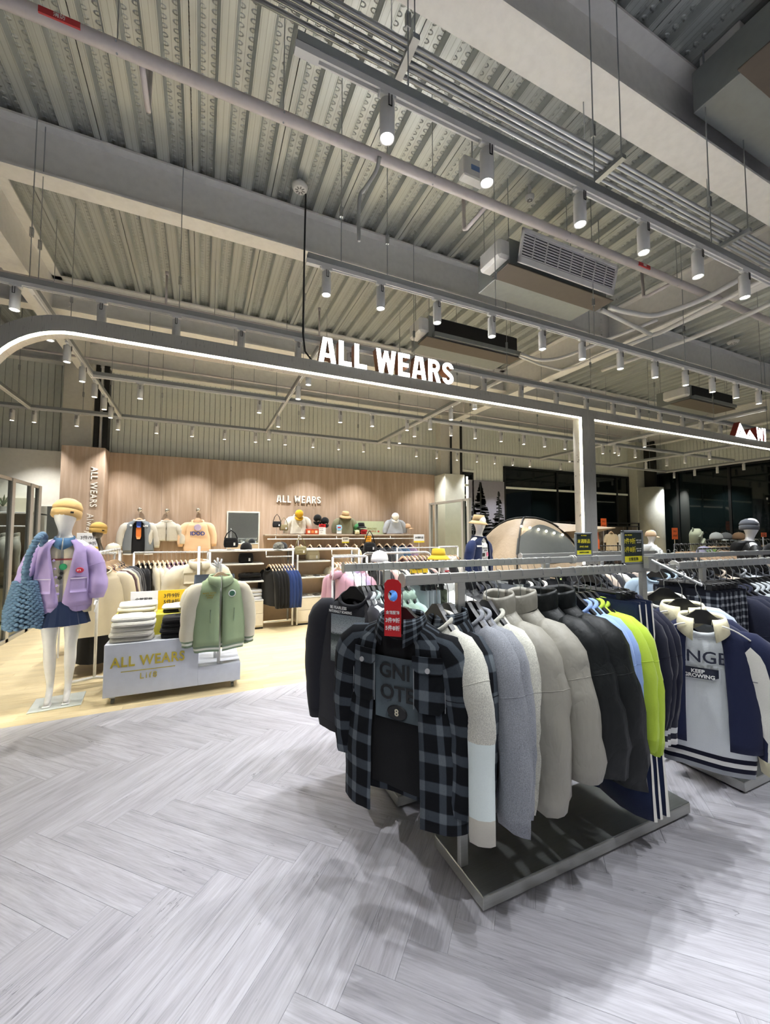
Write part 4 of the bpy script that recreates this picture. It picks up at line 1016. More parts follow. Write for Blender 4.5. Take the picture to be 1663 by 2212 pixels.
hang(SW, 'black', 765, YBk, 'charcoal sweatshirt with a landscape photo print', FAB('2C2D33'), rz=math.radians(33), zs=-.96, L=.76, cuff=FAB('26272C'), hem=FAB('26272C'), collar='rib', sh=.225, w=.275, t=.075, r0=.095, r1=.066, out=.04, fold=.004, wr=.006, seed=5.5, m=12,
     prints=[photo_print, ptext('BE FEARLESS', .024, .075, -.262, m_ink_w, off=.011), ptext('NATURALLY SOARING', .022, .06, -.285, m_ink_w, off=.011, sx=.8), ptext('Life is like a photograph', .018, -.02, -.60, m_ink_w, off=.011), ptext('when you are developing', .018, -.02, -.625, m_ink_w, off=.011), ptext('MAKE IT', .018, -.06, -.68, m_ink_w, off=.011)], grp=GB)
lst = [(781, '2B2A31', 'second charcoal sweatshirt', 'sw'), (791, 'D9DDE0', 'white sweatshirt', 'sw'), (802, 'B9CBC6', 'mint sweatshirt', 'sw'), (815, '202326', 'black sweatshirt', 'sw'), (827, '3D6FB0', 'bright blue hooded sweatshirt', 'hd'), (848, '7F9486', 'front sage green sweatshirt', 'hd'), (862, '8AA091', 'rear sage green sweatshirt', 'hd'), (876, 'A9C0B8', 'pale teal sweatshirt', 'sw'),
       (890, 'A5B0B4', 'first pale denim trousers', 'tr'), (902, 'AAB4B8', 'second pale denim trousers', 'tr'), (914, '9CA7AC', 'third pale denim trousers', 'tr'), (928, '59604F', 'camouflage trousers', 'trc'), (955, 'E5E6E2', 'front white padded jacket', 'pj'), (972, 'E2E3DF', 'rear white padded jacket', 'pj'), (988, '1B1C1E', 'front black padded jacket', 'pj'), (1004, '1B1C1E', 'rear black padded jacket', 'pj'),
       (1021, '222530', 'dark navy sweatshirt', 'sw'), (1035, '2A2C31', 'graphite sweatshirt', 'sw'), (1050, '33363B', 'slate sweatshirt', 'sw'), (1073, '8E9297', 'first grey striped trousers', 'tr'), (1086, 'C9CBC9', 'second grey striped trousers', 'tr'), (1100, '3A3D44', 'third dark trousers', 'tr'), (1113, 'D6D8D6', 'white shirt', 'sw'), (1126, 'DAD9D2', 'ivory shirt', 'sw'), (1141, '2C2D30', 'black shirt', 'sw'), (1156, 'E0D2CC', 'blush shirt', 'sw'), (1172, '1E2024', 'first black trousers', 'tr'), (1186, '24262B', 'second black trousers', 'tr')]
def fill(lst, y, z, where, grp, lowres=True, hk='black', X=None):
    for (px, hx, nm, ty) in lst:
        lab = nm + ' ' + where; x = px if px < 20 else xa_(px, y)
        kw = dict(ncirc=18, nsl=9, m=6, sm=5, seed=rnd.random() * 50) if lowres else {}
        if ty in ('tr', 'trc', 'trp'):
            trousers('trousers', lab, FAB(hx, 'camo') if ty == 'trc' else (m_plaid2 if ty == 'trp' else FAB(hx)), (x, y, z), 0, grp, L=.86 + .1 * rnd.random(), w=.2)
            hanger('clip', (x, y, z), 0, 'clip hanger gripping the ' + lab, 'hangers on the steel racks')
        else:
            a = dict(sw=dict(collar='rib', zs=-.80 - .08 * rnd.random()), hd=dict(collar='hood', zs=-.82), pj=dict(collar='stand', zs=-.85, r0=.11, r1=.08, t=.09, puff=.012, wr=.02))[ty]
            hang(SW if ty != 'pj' else PJ, hk, x, y, lab, FAB(hx, 'nylon' if ty == 'pj' else 'knit'), z=z, grp=grp, **a, **kw)
fill(lst, YBk, ZR, 'on the rack behind the plaid jacket', GB)
# --- right rack and its waterfall arm
GC = 'garments on the rack at the right'
lst = [(1478, '20222A', 'first dark plaid trousers', 'trp'), (1489, '20222A', 'second dark plaid trousers', 'trp'), (1498, '20222A', 'third dark plaid trousers', 'trp'), (1507, '20222A', 'fourth dark plaid trousers', 'trp'), (1519, '20222A', 'fifth dark plaid trousers', 'trp'), (1531, '20222A', 'sixth dark plaid trousers', 'trp')]
fill(lst, YA, ZR, 'beside the navy track jackets', GC)
for i, px in enumerate((1543, 1556, 1569, 1582)):
    hang(SW, 'black', px, YA, '%s navy sweatshirt beside the plaid trousers' % ORD[i], FAB('191D30'), zs=-.86, L=.64, cuff=FAB('15182A'), collar='rib', sh=.2, w=.24, r0=.088, r1=.055, out=.04, fold=.012, grp=GC)
for i, px in enumerate((1598, 1609, 1621, 1633)):
    hang(SW, 'black', px, YA, '%s pale grey heather sweatshirt next to the navy ones' % ORD[i], FAB('AEB4B8', 'heather'), zs=-.84, L=.64, collar='rib', sh=.205, w=.245, r0=.088, r1=.056, out=.04, fold=.01, grp=GC)
for i, px in enumerate((1648, 1662)):
    hang(SW, 'black', px, YA, '%s lavender sweatshirt at the picture edge' % ORD[i], FAB('9AA3C4'), zs=-.86, L=.66, collar='rib', sh=.24, r0=.096, r1=.058, grp=GC)
lst = [(1275, '1D1F24', 'front black cardigan', 'sw'), (1288, '20232A', 'rear black cardigan', 'sw'), (1420, '9FB3C6', 'front washed blue denim jacket', 'sw'), (1436, 'A9BCCB', 'rear washed blue denim jacket', 'sw'), (1454, 'D5D8D6', 'white overshirt', 'sw'), (1475, '2A2C30', 'first charcoal coat', 'sw'), (1495, '26282C', 'second charcoal coat', 'sw'), (1515, '2B2D33', 'third charcoal coat', 'sw'), (1540, 'C4B6A6', 'tan overshirt', 'sw'), (1560, '1F2125', 'black overshirt', 'sw'), (1585, 'BFC4CC', 'pale grey overshirt', 'sw'), (1612, '2A2D33', 'graphite overshirt', 'sw'), (1638, '1E2024', 'ink overshirt', 'sw')]
fill(lst, YBk, ZR, 'on the right rear rack', 'garments on the right rear rack')
fill([(1265 + 15 * i, ('2B2C30', 'C9B8A8', '3A3B40', 'D8D5CE', '24262A', 'B5A79C')[i % 6], ORD[i] + (' dark', ' tan', ' slate', ' pale', ' black', ' taupe')[i % 6] + ' top', 'sw') for i in range(16)], 3.18, 1.345, 'on the farthest steel rack', 'garments on the farthest steel rack')
XR = 2.42
arm = thing('waterfall_arm', 'sloping steel waterfall arm carrying the navy track jackets', 'display arm')
A0, A1 = ax(1404, 1209, XR), ax(1516, 1264, XR)
MB().tube([A0, A1], .008, 8).build('arm_rod', m_conduit, arm); MB().box(XR - .03, XR + .03, A0.y - .01, A0.y + .02, A0.z - .05, A0.z + .02).build('clamp', m_steel, arm)
MB().box(2.53, 2.72, YA - .008, YA + .008, ZR - .035, ZR - .012).build('link_bar', m_steel, arm)
for (px, py) in ((1445, 1223), (1476, 1242), (1512, 1261), (1495, 1250), (1462, 1232)):
    p = ax(px, py, XR); MB().tube([p + Vector((0, 0, .02)), p + Vector((.006, 0, .008)), p], .004, 6).build('hook_pin', m_conduit, arm)
p = ax(1445, 1223, XR) + Vector((.08, .08, 0)); GA = 'tops hanging on the waterfall arm'
hang(('knit_vest', 'sweater'), 'black', p.x, p.y, 'pale blue V-neck sweater with black and white neck trim', FAB('BDC9DA'), rz=math.radians(40), z=p.z, grp=GA, collar='rib', m_collar=m_wst, zs=-.80, L=.66, sh=.235, w=.27, hem=[FAB('E6E6E2'), FAB('15172A'), FAB('E6E6E2')], hemh=.09, t=.05)
def stripes(root, P):
    for s in (-1, 1):
        R, uv = sleeve_rings(P, s, 12, (P['zs']) + .07)
        S_ = [[(p[0] - .004, p[1] + s * .004, p[2]) for p in ((r_[4], r_[5], r_[6]) if s < 0 else (r_[6], r_[7], r_[8]))] for r_ in R[2:]]
        MB().loft(S_, False).build('sleeve_stripe', m_wst, root, True)
        pts = []
        for k in range(8):
            y = s * (.075 + .15 * k / 7); z = -.20 - .10 * (k / 7) ** 1.5; pts.append((front_x(P, y, z) - .012, y, z))
        MB().tube(pts, .004, 6).build('piping', m_wst, root, True)
m_cream = FAB('E8E0BE')
for i, (px, py) in enumerate(((1476, 1242), (1512, 1261))):
    p = ax(px, py, XR) + Vector((.05, .04, 0)) * (1 - i); lab = 'navy track jacket with cream collar %s' % ('behind the front one' if i == 0 else 'and open front, nearest on the arm')
    hang(('track_jacket', 'jacket'), 'black', p.x, p.y, lab, FAB('1A2140'), rz=math.radians(36 if i == 0 else 32), z=p.z, grp=GA, zs=-.90, zs2=-.82, L=.63, sh=.192, w=.228, t=.08, gap=.3 if i else .12, collar='shirt', m_collar=m_cream, cuff=m_cream, cuffh=.07, cuffk=.85, hem=None, r0=.085, r1=.066, out=.04, fold=.004, wr=.006, nk=.09, ncirc=36, m=11, prints=[stripes], seed=2.2 + i,
         hlab='black hanger of the %s navy track jacket on the arm' % ('rear' if i == 0 else 'front'))
garment('sweatshirt', 'white sweatshirt with navy print inside the open track jacket', 'sweatshirt', FAB('DDE2E6'), (p.x - .004, p.y - .003, p.z), math.radians(32), GA, sleeves=None, L=.67, sh=.175, w=.195, t=.045, nk=.08, fold=.003, wr=.005, collar='rib', hook=.186, hem=[FAB('15172A'), FAB('E6E6E2'), FAB('15172A'), FAB('9CA0A6')], hemh=.09, m=10,
        prints=[ptext('RANGER', .085, .02, -.37, M('navy_print', '1A2036', .6), bold=.01, off=.012), patch(-.055, .115, -.48, -.425, M('navy_print', '1A2036', .6), 'print', .011, .25, .002), ptext('KEEP', .026, .03, -.443, m_ink_w, off=.016, bold=.03), ptext('GROWING', .026, .025, -.466, m_ink_w, off=.016, bold=.03)])
# --- framed rail signs
m_frame = M('grey_sign_frame', '8E9396', .4, .4); m_board = M('green_black_board', '1E2A26', .4); m_yel = M('yellow_strip', 'E9E32E', .5); m_ytx = M('yellow_print', 'E8D93A', .5)
def rail_sign(label, x, y, z, wd, ht, rows, rz=0):
    r = thing('rail_sign', label, 'sign', (x, y, z), rz); e = .014
    b = MB(); b.cbox(-wd / 2, wd / 2, -.008, .008, ht - e, ht, .003); b.cbox(-wd / 2, wd / 2, -.008, .008, 0, e, .003); b.cbox(-wd / 2, -wd / 2 + e, -.008, .008, 0, ht, .003); b.cbox(wd / 2 - e, wd / 2, -.008, .008, 0, ht, .003); b.build('frame', m_frame, r)
    MB().box(-wd / 2 + .01, wd / 2 - .01, -.003, .003, .01, ht - .01).build('board', m_board, r)
    MB().box(-wd / 2 + e, wd / 2 - e, -.0045, -.003, e, e + ht * .17).build('strip', m_yel, r)
    for (s, sz, cx, cz, m) in rows: text(s, sz, m, r, (cx, -.0048, cz), bold=.01, depth=.0008)
    return r
p = ay(1261, 1208, YBk); q = ay(1280, 1160, YBk)
rail_sign('small framed sign announcing new arrivals on the rear rail', p.x, YBk, ZR, .19, .19, [('本週新品', .036, 0, .118, m_ytx), ('3件9折 5件8折', .016, 0, .075, m_ytx), ('全館單件另有優惠', .014, 0, .03, m_board), ('ALL WEARS', .012, 0, .165, m_ytx)])
p = ay(1367, 1214, YA)
rail_sign('framed sign with the discount on the near rail', p.x, YA, ZR, .185, .20, [('3件9折', .036, -.03, .135, m_ytx), ('5件8折', .036, -.03, .085, m_ytx), ('BUY 3 GET', .01, .052, .141, m_ink_w), ('10% OFF', .01, .052, .128, m_ink_w), ('BUY 5 GET', .01, .052, .091, m_ink_w), ('20% OFF', .01, .052, .078, m_ink_w), ('全館服飾', .022, 0, .03, m_board), ('ALL WEARS', .012, -.04, .172, m_ytx)])
# ------------------------------------------------------------------ mannequins
m_mann = M('glossy_white_mannequin', 'ECECEE', .28)
def skin_mesh(name, V, E, m, parent, sub=2, root=0):
    me = bpy.data.meshes.new(name); me.from_pydata([v[:3] for v in V], E, []); me.materials.append(m); o = put(name, me, parent)
    o.modifiers.new('skin', 'SKIN').use_smooth_shade = True
    for i, v in enumerate(V): me.skin_vertices[0].data[i].radius = (v[3], v[4] if len(v) > 4 else v[3])
    for i in range(len(V)): me.skin_vertices[0].data[i].use_root = (i == root)
    sb = o.modifiers.new('sub', 'SUBSURF'); sb.levels = sb.render_levels = sub; return o
def figure(parent, heels=True, arms=((.27, .02, 1.15), (.31, -.06, .94)), male=False):
    V = [(0, 0, .97, .125, .10), (0, 0, 1.12, .105, .085), (0, -.01, 1.32, .13, .095), (0, .005, 1.46, .075, .06), (0, 0, 1.53, .047), (0, -.016, 1.605, .062), (0, -.026, 1.675, .094, .10), (0, -.012, 1.755, .098, .112), (0, -.002, 1.825, .06)]
    E = [(i, i + 1) for i in range(8)]
    for s in (-1, 1):
        b = len(V); hz = .0 if heels else -.05
        V += [(s * .085, 0, .90, .088), (s * .085, -.005, .72, .075), (s * .077, -.012, .52, .05), (s * .075, .012, .37, .052), (s * .066, .03, .15, .029), (s * .066, -.02, .07 + hz * .4, .029), (s * .068, -.085, .035, .024), (s * .068, -.115, .03, .018)]
        E += [(0, b)] + [(b + i, b + i + 1) for i in range(7)]
        b = len(V); e, w_ = arms; V += [(s * .155, .005, 1.425, .056), (s * e[0], e[1], e[2], .038), (s * w_[0], w_[1], w_[2], .025), (s * (w_[0] + .003), w_[1] - .012, w_[2] - .055, .026, .016)]
        E += [(3, b), (b, b + 1), (b + 1, b + 2), (b + 2, b + 3)]
        px_, py_, pz_ = s * (w_[0] + .003), w_[1] - .012, w_[2] - .055
        for k in range(4):
            c = len(V); dy = -.027 + .018 * k; ln = (.062, .072, .068, .052)[k]
            V += [(px_, py_ + dy, pz_ - .03, .0085), (px_ - s * .004, py_ + dy - .004, pz_ - .03 - ln * .5, .008), (px_ - s * .014, py_ + dy - .006, pz_ - .03 - ln, .0065)]; E += [(b + 3, c), (c, c + 1), (c + 1, c + 2)]
        c = len(V); V += [(px_ - s * .008, py_ - .034, pz_ + .01, .0095), (px_ - s * .014, py_ - .05, pz_ - .03, .008)]; E += [(b + 3, c), (c, c + 1)]
    skin_mesh('body', V, E, m_mann, parent)
    if heels:
        for s in (-1, 1): MB().tube([(s * .066, .045, .10), (s * .066, .05, .0)], [.016, .005], 8).cbox(s * .068 - .03, s * .068 + .03, -.13, -.02, .003, .014, .004).build('shoe', m_mann, parent)
def wear(g, mann, name=None):
    for k in ('category', 'label', 'group'):
        if k in g: del g[k]
    g.parent = mann; return g
def beanie(label, loc, hexc, s=1.0, tilt=.0, m=None, rz=0):
    r = thing('beanie', label, 'hat', loc, 0, None, (tilt, .12, rz)); mm = m or FAB(hexc)
    MB().lathe([(.098 * s, 0), (.106 * s, .012), (.107 * s, .05 * s), (.103 * s, .056 * s)], n=24).build('folded_cuff', mm, r, True)
    b = MB().lathe([(.102 * s, .05 * s), (.105 * s, .085 * s), (.085 * s, .125 * s), (.045 * s, .148 * s), (.012 * s, .156 * s), (0, .155 * s)], n=24); b.v = [(x + .03 * max(0, z - .09 * s), y, z + .004 * vn((x, y, z), 20, 3)) for x, y, z in b.v]; b.build('crown', mm, r, True)
    MB().box(.03, .055, -.111 * s, -.104 * s, .02, .035).build('label_patch', m_black, r); return r
def cap(label, loc, hexc, rz=0, mark=None, m=None, s=1.0, tilt=0):
    r = thing('baseball_cap', label, 'hat', loc, 0, None, (tilt, 0, rz)); mm = m or FAB(hexc)
    MB().lathe([(.092 * s, 0), (.094 * s, .03 * s), (.086 * s, .07 * s), (.062 * s, .102 * s), (.025 * s, .118 * s), (0, .12 * s)], n=20).build('crown', mm, r, True)
    rings = []
    for t in (0, .5, 1): rings.append([((.088 + .012 * t) * s * math.sin(a), -(.04 + .05 * math.cos(a) + .075 * t * max(0, math.cos(a)) ** .7) * s, .006 - .018 * t - .02 * abs(math.sin(a)) ** 2) for a in [(-1 + 2 * k / 10) * 1.35 for k in range(11)]])
    o = MB().loft(rings, False).build('brim', mm, r, True); md = o.modifiers.new('t', 'SOLIDIFY'); md.thickness = .004
    MB().ball((0, 0, .12 * s), .008, 8, 6).build('top_button', mm, r, True)
    if mark: text(mark, .035 * s, m_ink_w, r, (0, -.094 * s, .05 * s), (PI / 2 - .25, 0, 0), 'print')
    return r
def bucket(label, loc, hexc, s=1.0, tilt=0, rz=0, m=None):
    r = thing('bucket_hat', label, 'hat', loc, 0, None, (tilt, 0, rz)); mm = m or FAB(hexc)
    MB().lathe([(.094 * s, 0), (.09 * s, .04 * s), (.08 * s, .085 * s), (.072 * s, .09 * s), (0, .093 * s)], n=24).build('crown', mm, r, True)
    o = MB().lathe([(.094 * s, .004), (.12 * s, -.018 * s), (.15 * s, -.045 * s), (.147 * s, -.048 * s), (.116 * s, -.022 * s), (.09 * s, 0)], n=24).build('brim', mm, r, True); return r
# --- mannequin in lavender cardigan
mq = thing('mannequin', 'white mannequin in lavender cardigan and navy pleated skirt', 'mannequin', (-1.165, 4.70, .008), math.radians(6))
figure(mq, arms=((.235, .03, 1.15), (.265, -.04, .955)))
m_lav = FAB('B6A4D8'); m_ivory = FAB('D9D2C0')
g = garment('cardigan', 'x', 'x', m_lav, (0, 0, 1.625), PI / 2, hook=.125, sleeves='long', cuff=m_lav, cuffh=.05, cuffk=.78, vgap=(.6, .03), bs=1.75, L=.62, sh=.185, w=.225, t=.072, nk=.085, zs=-.69, r0=.075, r1=.076, out=.05, bend=.02, fold=.006, wr=.012, flat=.95, fwd=-.03, hem=m_lav, hemh=.05, ncirc=40, m=11, seed=1.2,
    prints=[patch(.07, .19, -.62, -.49, m_lav, 'pocket', .012), patch(-.19, -.07, -.62, -.49, m_lav, 'pocket', .012), patch(.07, .19, -.496, -.488, FAB('E6DFF2'), 'pocket_edge', .016), patch(-.19, -.07, -.496, -.488, FAB('E6DFF2'), 'pocket_edge', .016), pdisc(-.135, -.42, .026, M('red_badge', 'C5304A', .6), 'badge', .012, 1.2), ptext('好事', .02, -.135, -.42, m_ink_w, 'badge_print', .018)])
wear(g, mq)
for k in range(5):
    t_ = k / 4; MB().lathe([(0, -.003), (.011, -.003), (.009, .003), (0, .003)], n=12).xf(Matrix.Translation((-.055 + .04 * t_, -.135 - .005 * t_, 1.30 - .30 * t_)) @ Matrix.Rotation(PI / 2, 4, 'X')).build('button', m_lav, mq)
g = garment('shirt', 'x', 'x', m_ivory, (0, .002, 1.625), PI / 2, hook=.125, sleeves=None, gap=.03, bs=1.45, L=.69, sh=.17, w=.22, t=.068, nk=.07, collar='shirt', m_collar=FAB('4A6F96'), fold=.002, wr=.003, ncirc=34, seed=4.4,
    prints=[patch(-.075, .075, -.325, -.31, M('maroon_bar', '7C2F33', .6), 'print', .008), pdisc(-.01, -.385, .03, M('green_dot', '2E9E6B', .6), 'print', .009), pdisc(.0, -.445, .014, m_ink_k, 'print', .009), pdisc(.01, -.485, .016, m_ink_k, 'print', .009)])
wear(g, mq)
b = MB(); rings = []
for k in range(7):
    t_ = k / 6; R = []
    for q in range(72):
        th = 2 * PI * q / 72; f = 1 + (.035 + .05 * t_) * (((q * 16 / 72) % 1) - .5); R.append(((.165 + .055 * t_) * f * math.cos(th), (.115 + .055 * t_) * f * math.sin(th), .925 - .215 * t_))
    rings.append(R)
b.loft(rings).build('skirt', FAB('1E2C4C'), mq)
MB().cbox(-.19, .19, -.17, .19, -.007, 0, .002).build('base_plate', M('pale_acrylic', 'DDE3E0', .15), mq)
beanie('tan knitted beanie on the lavender mannequin', (-1.163, 4.695, 1.70), 'D9B67C', 1.12, -.2, rz=.2).scale = (1, 1, 1.08)
# knitted bag on its shoulder
bag = thing('knit_bag', 'chunky blue knitted bag hanging from the mannequin shoulder', 'bag', (-1.40, 4.575, .715), math.radians(6)); m_knit = FAB('5C7894')
b = MB(); NB = 18
for j in range(19):
    z = .02 + .38 * j / 18; k_ = 1 - .42 * max(0, z - .16) / .24
    for i in range(NB):
        a_ = 2 * PI * (i + .5 * (j % 2)) / NB; x, y = .125 * k_ * sup(math.cos(a_), .75), .06 * k_ * sup(math.sin(a_), .75)
        b.ball((x, y, z + .012 * math.sin(4 * a_)), .021, 7, 5, 1.15, 1.0, .8)
b.loft([[(.12 * k * math.cos(2 * PI * q / 16), .055 * k * math.sin(2 * PI * q / 16), z) for q in range(16)] for z, k in ((.01, .9), (.16, 1), (.4, .58))], True, capa=True)
b.build('knit_body', m_knit, bag, True)
pts = [Vector(p) for p in ((.0, -.02, .40), (.005, -.055, .52), (.03, -.075, .66), (.075, -.06, .79), (.10, -.01, .835), (.105, .06, .80), (.08, .09, .66), (.03, .075, .52), (.01, .03, .41))]
b = MB()
for i in range(len(pts) - 1):
    for k in range(6):
        p = pts[i].lerp(pts[i + 1], k / 6); b.ball(p, .027 + .004 * (k % 2), 8, 6, 1, .8, .75)
b.build('braided_strap', m_knit, bag, True)
# ------------------------------------------------------------------ white display plinth
pl = thing('display_plinth', 'white stepped display plinth on casters with gold lettering', 'plinth'); m_lac = M('white_lacquer', 'D3D8E4', .4)
X_0, X_1, Xs, Yf, Yb = -.775, .39, 0.0, 4.41, 4.98
MB().cbox(X_0, Xs, Yf, Yb, .075, .545, .003).build('tall_block', m_lac, pl); MB().cbox(Xs, X_1, Yf, Yb, .075, .25, .003).build('low_block', m_lac, pl)
m_gold = M('gold_lettering', 'C9B64A', .35, .4)
text('ALL WEARS', .125, m_gold, pl, (-.42, Yf - .004, .375), bold=.022, sx=.86, depth=.006, spacing=1.1)
MB().box(-.64, -.20, Yf - .004, Yf, .288, .294).build('gold_line', m_gold, pl); text('Lif8', .075, m_gold, pl, (-.42, Yf - .004, .235), bold=-.004, depth=.006, spacing=1.3)
for (x, y) in ((X_0 + .07, Yf + .06), (X_1 - .07, Yf + .06), (X_0 + .07, Yb - .06), (X_1 - .07, Yb - .06)):
    c_ = MB().cbox(x - .022, x + .022, y - .03, y + .03, .055, .075, .003).build('caster', m_galv, pl)
    MB().cyl((x - .012, y, .026), (x + .012, y, .026), .026, 14).build('wheel', M('grey_rubber', '6C6D6A', .6), c_)
for (x, y) in ((.185, 4.46), (.16, 4.68)): MB().cyl((x, y, .25), (x, y, 1.235), .016, 12).build('post', m_trackw, pl)
MB().tube([(.185, 4.46, 1.23), (.172, 4.57, 1.245), (.16, 4.68, 1.23)], .014, 10).build('top_bar', m_trackw, pl, True)
b = MB()
for (dx, dz) in ((-.05, .05), (-.02, .075), (.02, .06), (-.07, .02)): b.tube([(.175, 4.5, 1.20), (.175 + dx, 4.46, 1.23 + dz)], [.011, .008], 8)
b.build('hand_hook', m_mann, pl, True)
ry = thing('display_riser', 'yellow display riser on the white plinth', 'riser'); MB().cbox(-.765, .0, 4.66, 4.97, .545, .745, .003).build('box', M('yellow_lacquer', 'E3D84E', .45), ry)
sb = thing('discount_board', 'white and yellow discount board standing on the yellow riser', 'sign', (-.345, 4.95, .745), 0)
MB().cbox(-.31, -.06, -.006, .006, 0, .20, .001).build('white_panel', M('white_card', 'EDEDEF', .5), sb); MB().cbox(-.06, .33, -.006, .006, 0, .20, .001).build('yellow_panel', M('yellow_card', 'F0C51E', .5), sb)
for s, sz, x, z in (('全館服飾', .04, -.19, .115), ('3件9折', .052, .07, .14), ('5件8折', .052, .07, .075), ('BUY 3 GET', .018, .245, .15), ('10% OFF', .018, .245, .128), ('BUY 5 GET', .018, .245, .085), ('20% OFF', .018, .245, .063)): text(s, sz, m_ink_k, sb, (x, -.0075, z), bold=.008, depth=.001)
def folded(label, x, y, z, hexes, w_=.32, d_=.26, h=.045, rz=0, name='folded_shirt', cat='folded clothes', grp=None, fab='knit'):
    """a stack: every folded piece is a thing of its own, bottom first"""
    for i, hx in enumerate(hexes):
        pos = 'top' if i == len(hexes) - 1 else ('bottom' if i == 0 else ORD[i] + ' from bottom')
        r = thing(name, '%s %s' % (pos, label) if len(hexes) > 1 else label, cat, (x + .01 * math.sin(i * 5 + x), y + .008 * math.cos(i * 3), z + i * h), rz + .05 * math.sin(i * 4), grp)
        rings = []; n = 20; sd = rnd.random() * 30
        for (dz, k) in ((.002, .93), (.004, .985), (h * .35, 1.0), (h * .6, .99), (h * .92, .96), (h, .88), (h * 1.01, .6), (h * 1.01, .0)):
            rings.append([(w_ / 2 * k * sup(math.cos(2 * PI * q / n), .45) + .006 * vn((q, dz * 60, i), .9, sd), d_ / 2 * k * sup(math.sin(2 * PI * q / n), .45), dz + (.006 * vn((q * .4, k * 3, i), 1, sd) if k < .97 and dz > .01 else 0)) for q in range(n)])
        MB().loft(rings).build('folded_body', FAB(hx, fab), r, True)
        MB().tube([(-w_ * .42, -d_ * .485, h * .5), (0, -d_ * .505, h * .48), (w_ * .42, -d_ * .485, h * .5)], .005, 6).build('fold_edge', FAB(hx, fab), r, True)
        if i == len(hexes) - 1: MB().tube([(w_ * .18 * math.cos(a), d_ * .12 + d_ * .2 * math.sin(a), h * 1.03) for a in [2 * PI * k / 14 for k in range(15)]], .007, 6).build('neckband', FAB(hx, fab), r, True)
folded('cream tee in the stack on the yellow riser', -.56, 4.80, .745, ['E4D9B8', 'EDE6D2', 'F0EDE4'], .34, .24, .038)
folded('printed white tee in the stack on the yellow riser', -.19, 4.80, .745, ['2A2B2C', 'EFEFEC'], .30, .24, .036)
folded('pale sweatshirt in the stack on the plinth front', -.57, 4.54, .545, ['CFCBC0', 'D6D2C8', 'DEDBD2', 'E6E4DD', 'EDECE6'], .36, .22, .047)
folded('black garment in the stack on the plinth front', -.17, 4.54, .545, ['1B1B1D', '1A1A1C', '19191B', '1C1C1F'], .33, .22, .05)
GP_ = 'jackets on the plinth post'
m_sage = FAB('98AA86'); m_beige = FAB('CFC9B5'); m_rib = [FAB('7E9079'), FAB('E2E4D8'), FAB('7E9079')]
hang(('varsity_jacket', 'jacket'), 'wood', .185, 4.42, 'sage green varsity jacket with cream sleeves on the plinth post', m_sage, rz=PI / 2 + .12, z=1.30, grp=GP_, m_sleeve=m_beige, cuff=m_rib, cuffh=.06, hem=m_rib, hemh=.06, gap=.03, collar='shirt', m_collar=FAB('9DAE8C'), L=.66, sh=.21, w=.24, t=.085, r0=.074, r1=.062, out=.045, zs=-.86, zs2=-.84, fold=.005, wr=.008, ncirc=40, m=11,
     prints=[pdisc(-.10, -.345, .036, m_ink_w, 'badge', .012), pdisc(-.10, -.345, .028, M('green_badge', '3C6A52', .6), 'badge_ring', .015), ptext('MAKE WITH', .022, .11, -.33, M('mustard_print', '9A8B2E', .6)), ptext('A SMILE', .022, .105, -.352, M('mustard_print', '9A8B2E', .6)), ptext('SHOE', .022, .105, -.374, M('mustard_print', '9A8B2E', .6)), patch(.095, .101, -.62, -.49, FAB('7E9079'), 'pocket_welt', .012), patch(-.126, -.12, -.62, -.49, FAB('7E9079'), 'pocket_welt', .012)])
hang(('work_jacket', 'jacket'), 'wood', -.02, 5.28, 'cream work jacket behind the sage varsity jacket', FAB('D8CFB6'), rz=PI / 2 + .3, z=1.40, grp=GP_, L=.66, sh=.24, w=.28, t=.08, collar='shirt', gap=.04, r0=.105, r1=.07, zs=-.8, ncirc=30, prints=[patch(.06, .18, -.42, -.30, FAB('D8CFB6'), 'pocket', .012)])
trousers('denim_shorts', 'grey denim shorts hanging behind the varsity jacket', FAB('5D6675'), (.14, 4.72, 1.28), PI / 2, GP_, L=.42, w=.2)
hang(('varsity_jacket', 'jacket'), 'wood', .16, 4.66, 'second sage varsity jacket hanging on the rear post', m_sage, rz=PI / 2 - .1, z=1.26, grp=GP_, m_sleeve=m_beige, cuff=m_rib, L=.72, sh=.22, w=.25, zs=-.88, ncirc=20, nsl=10, collar='rib')
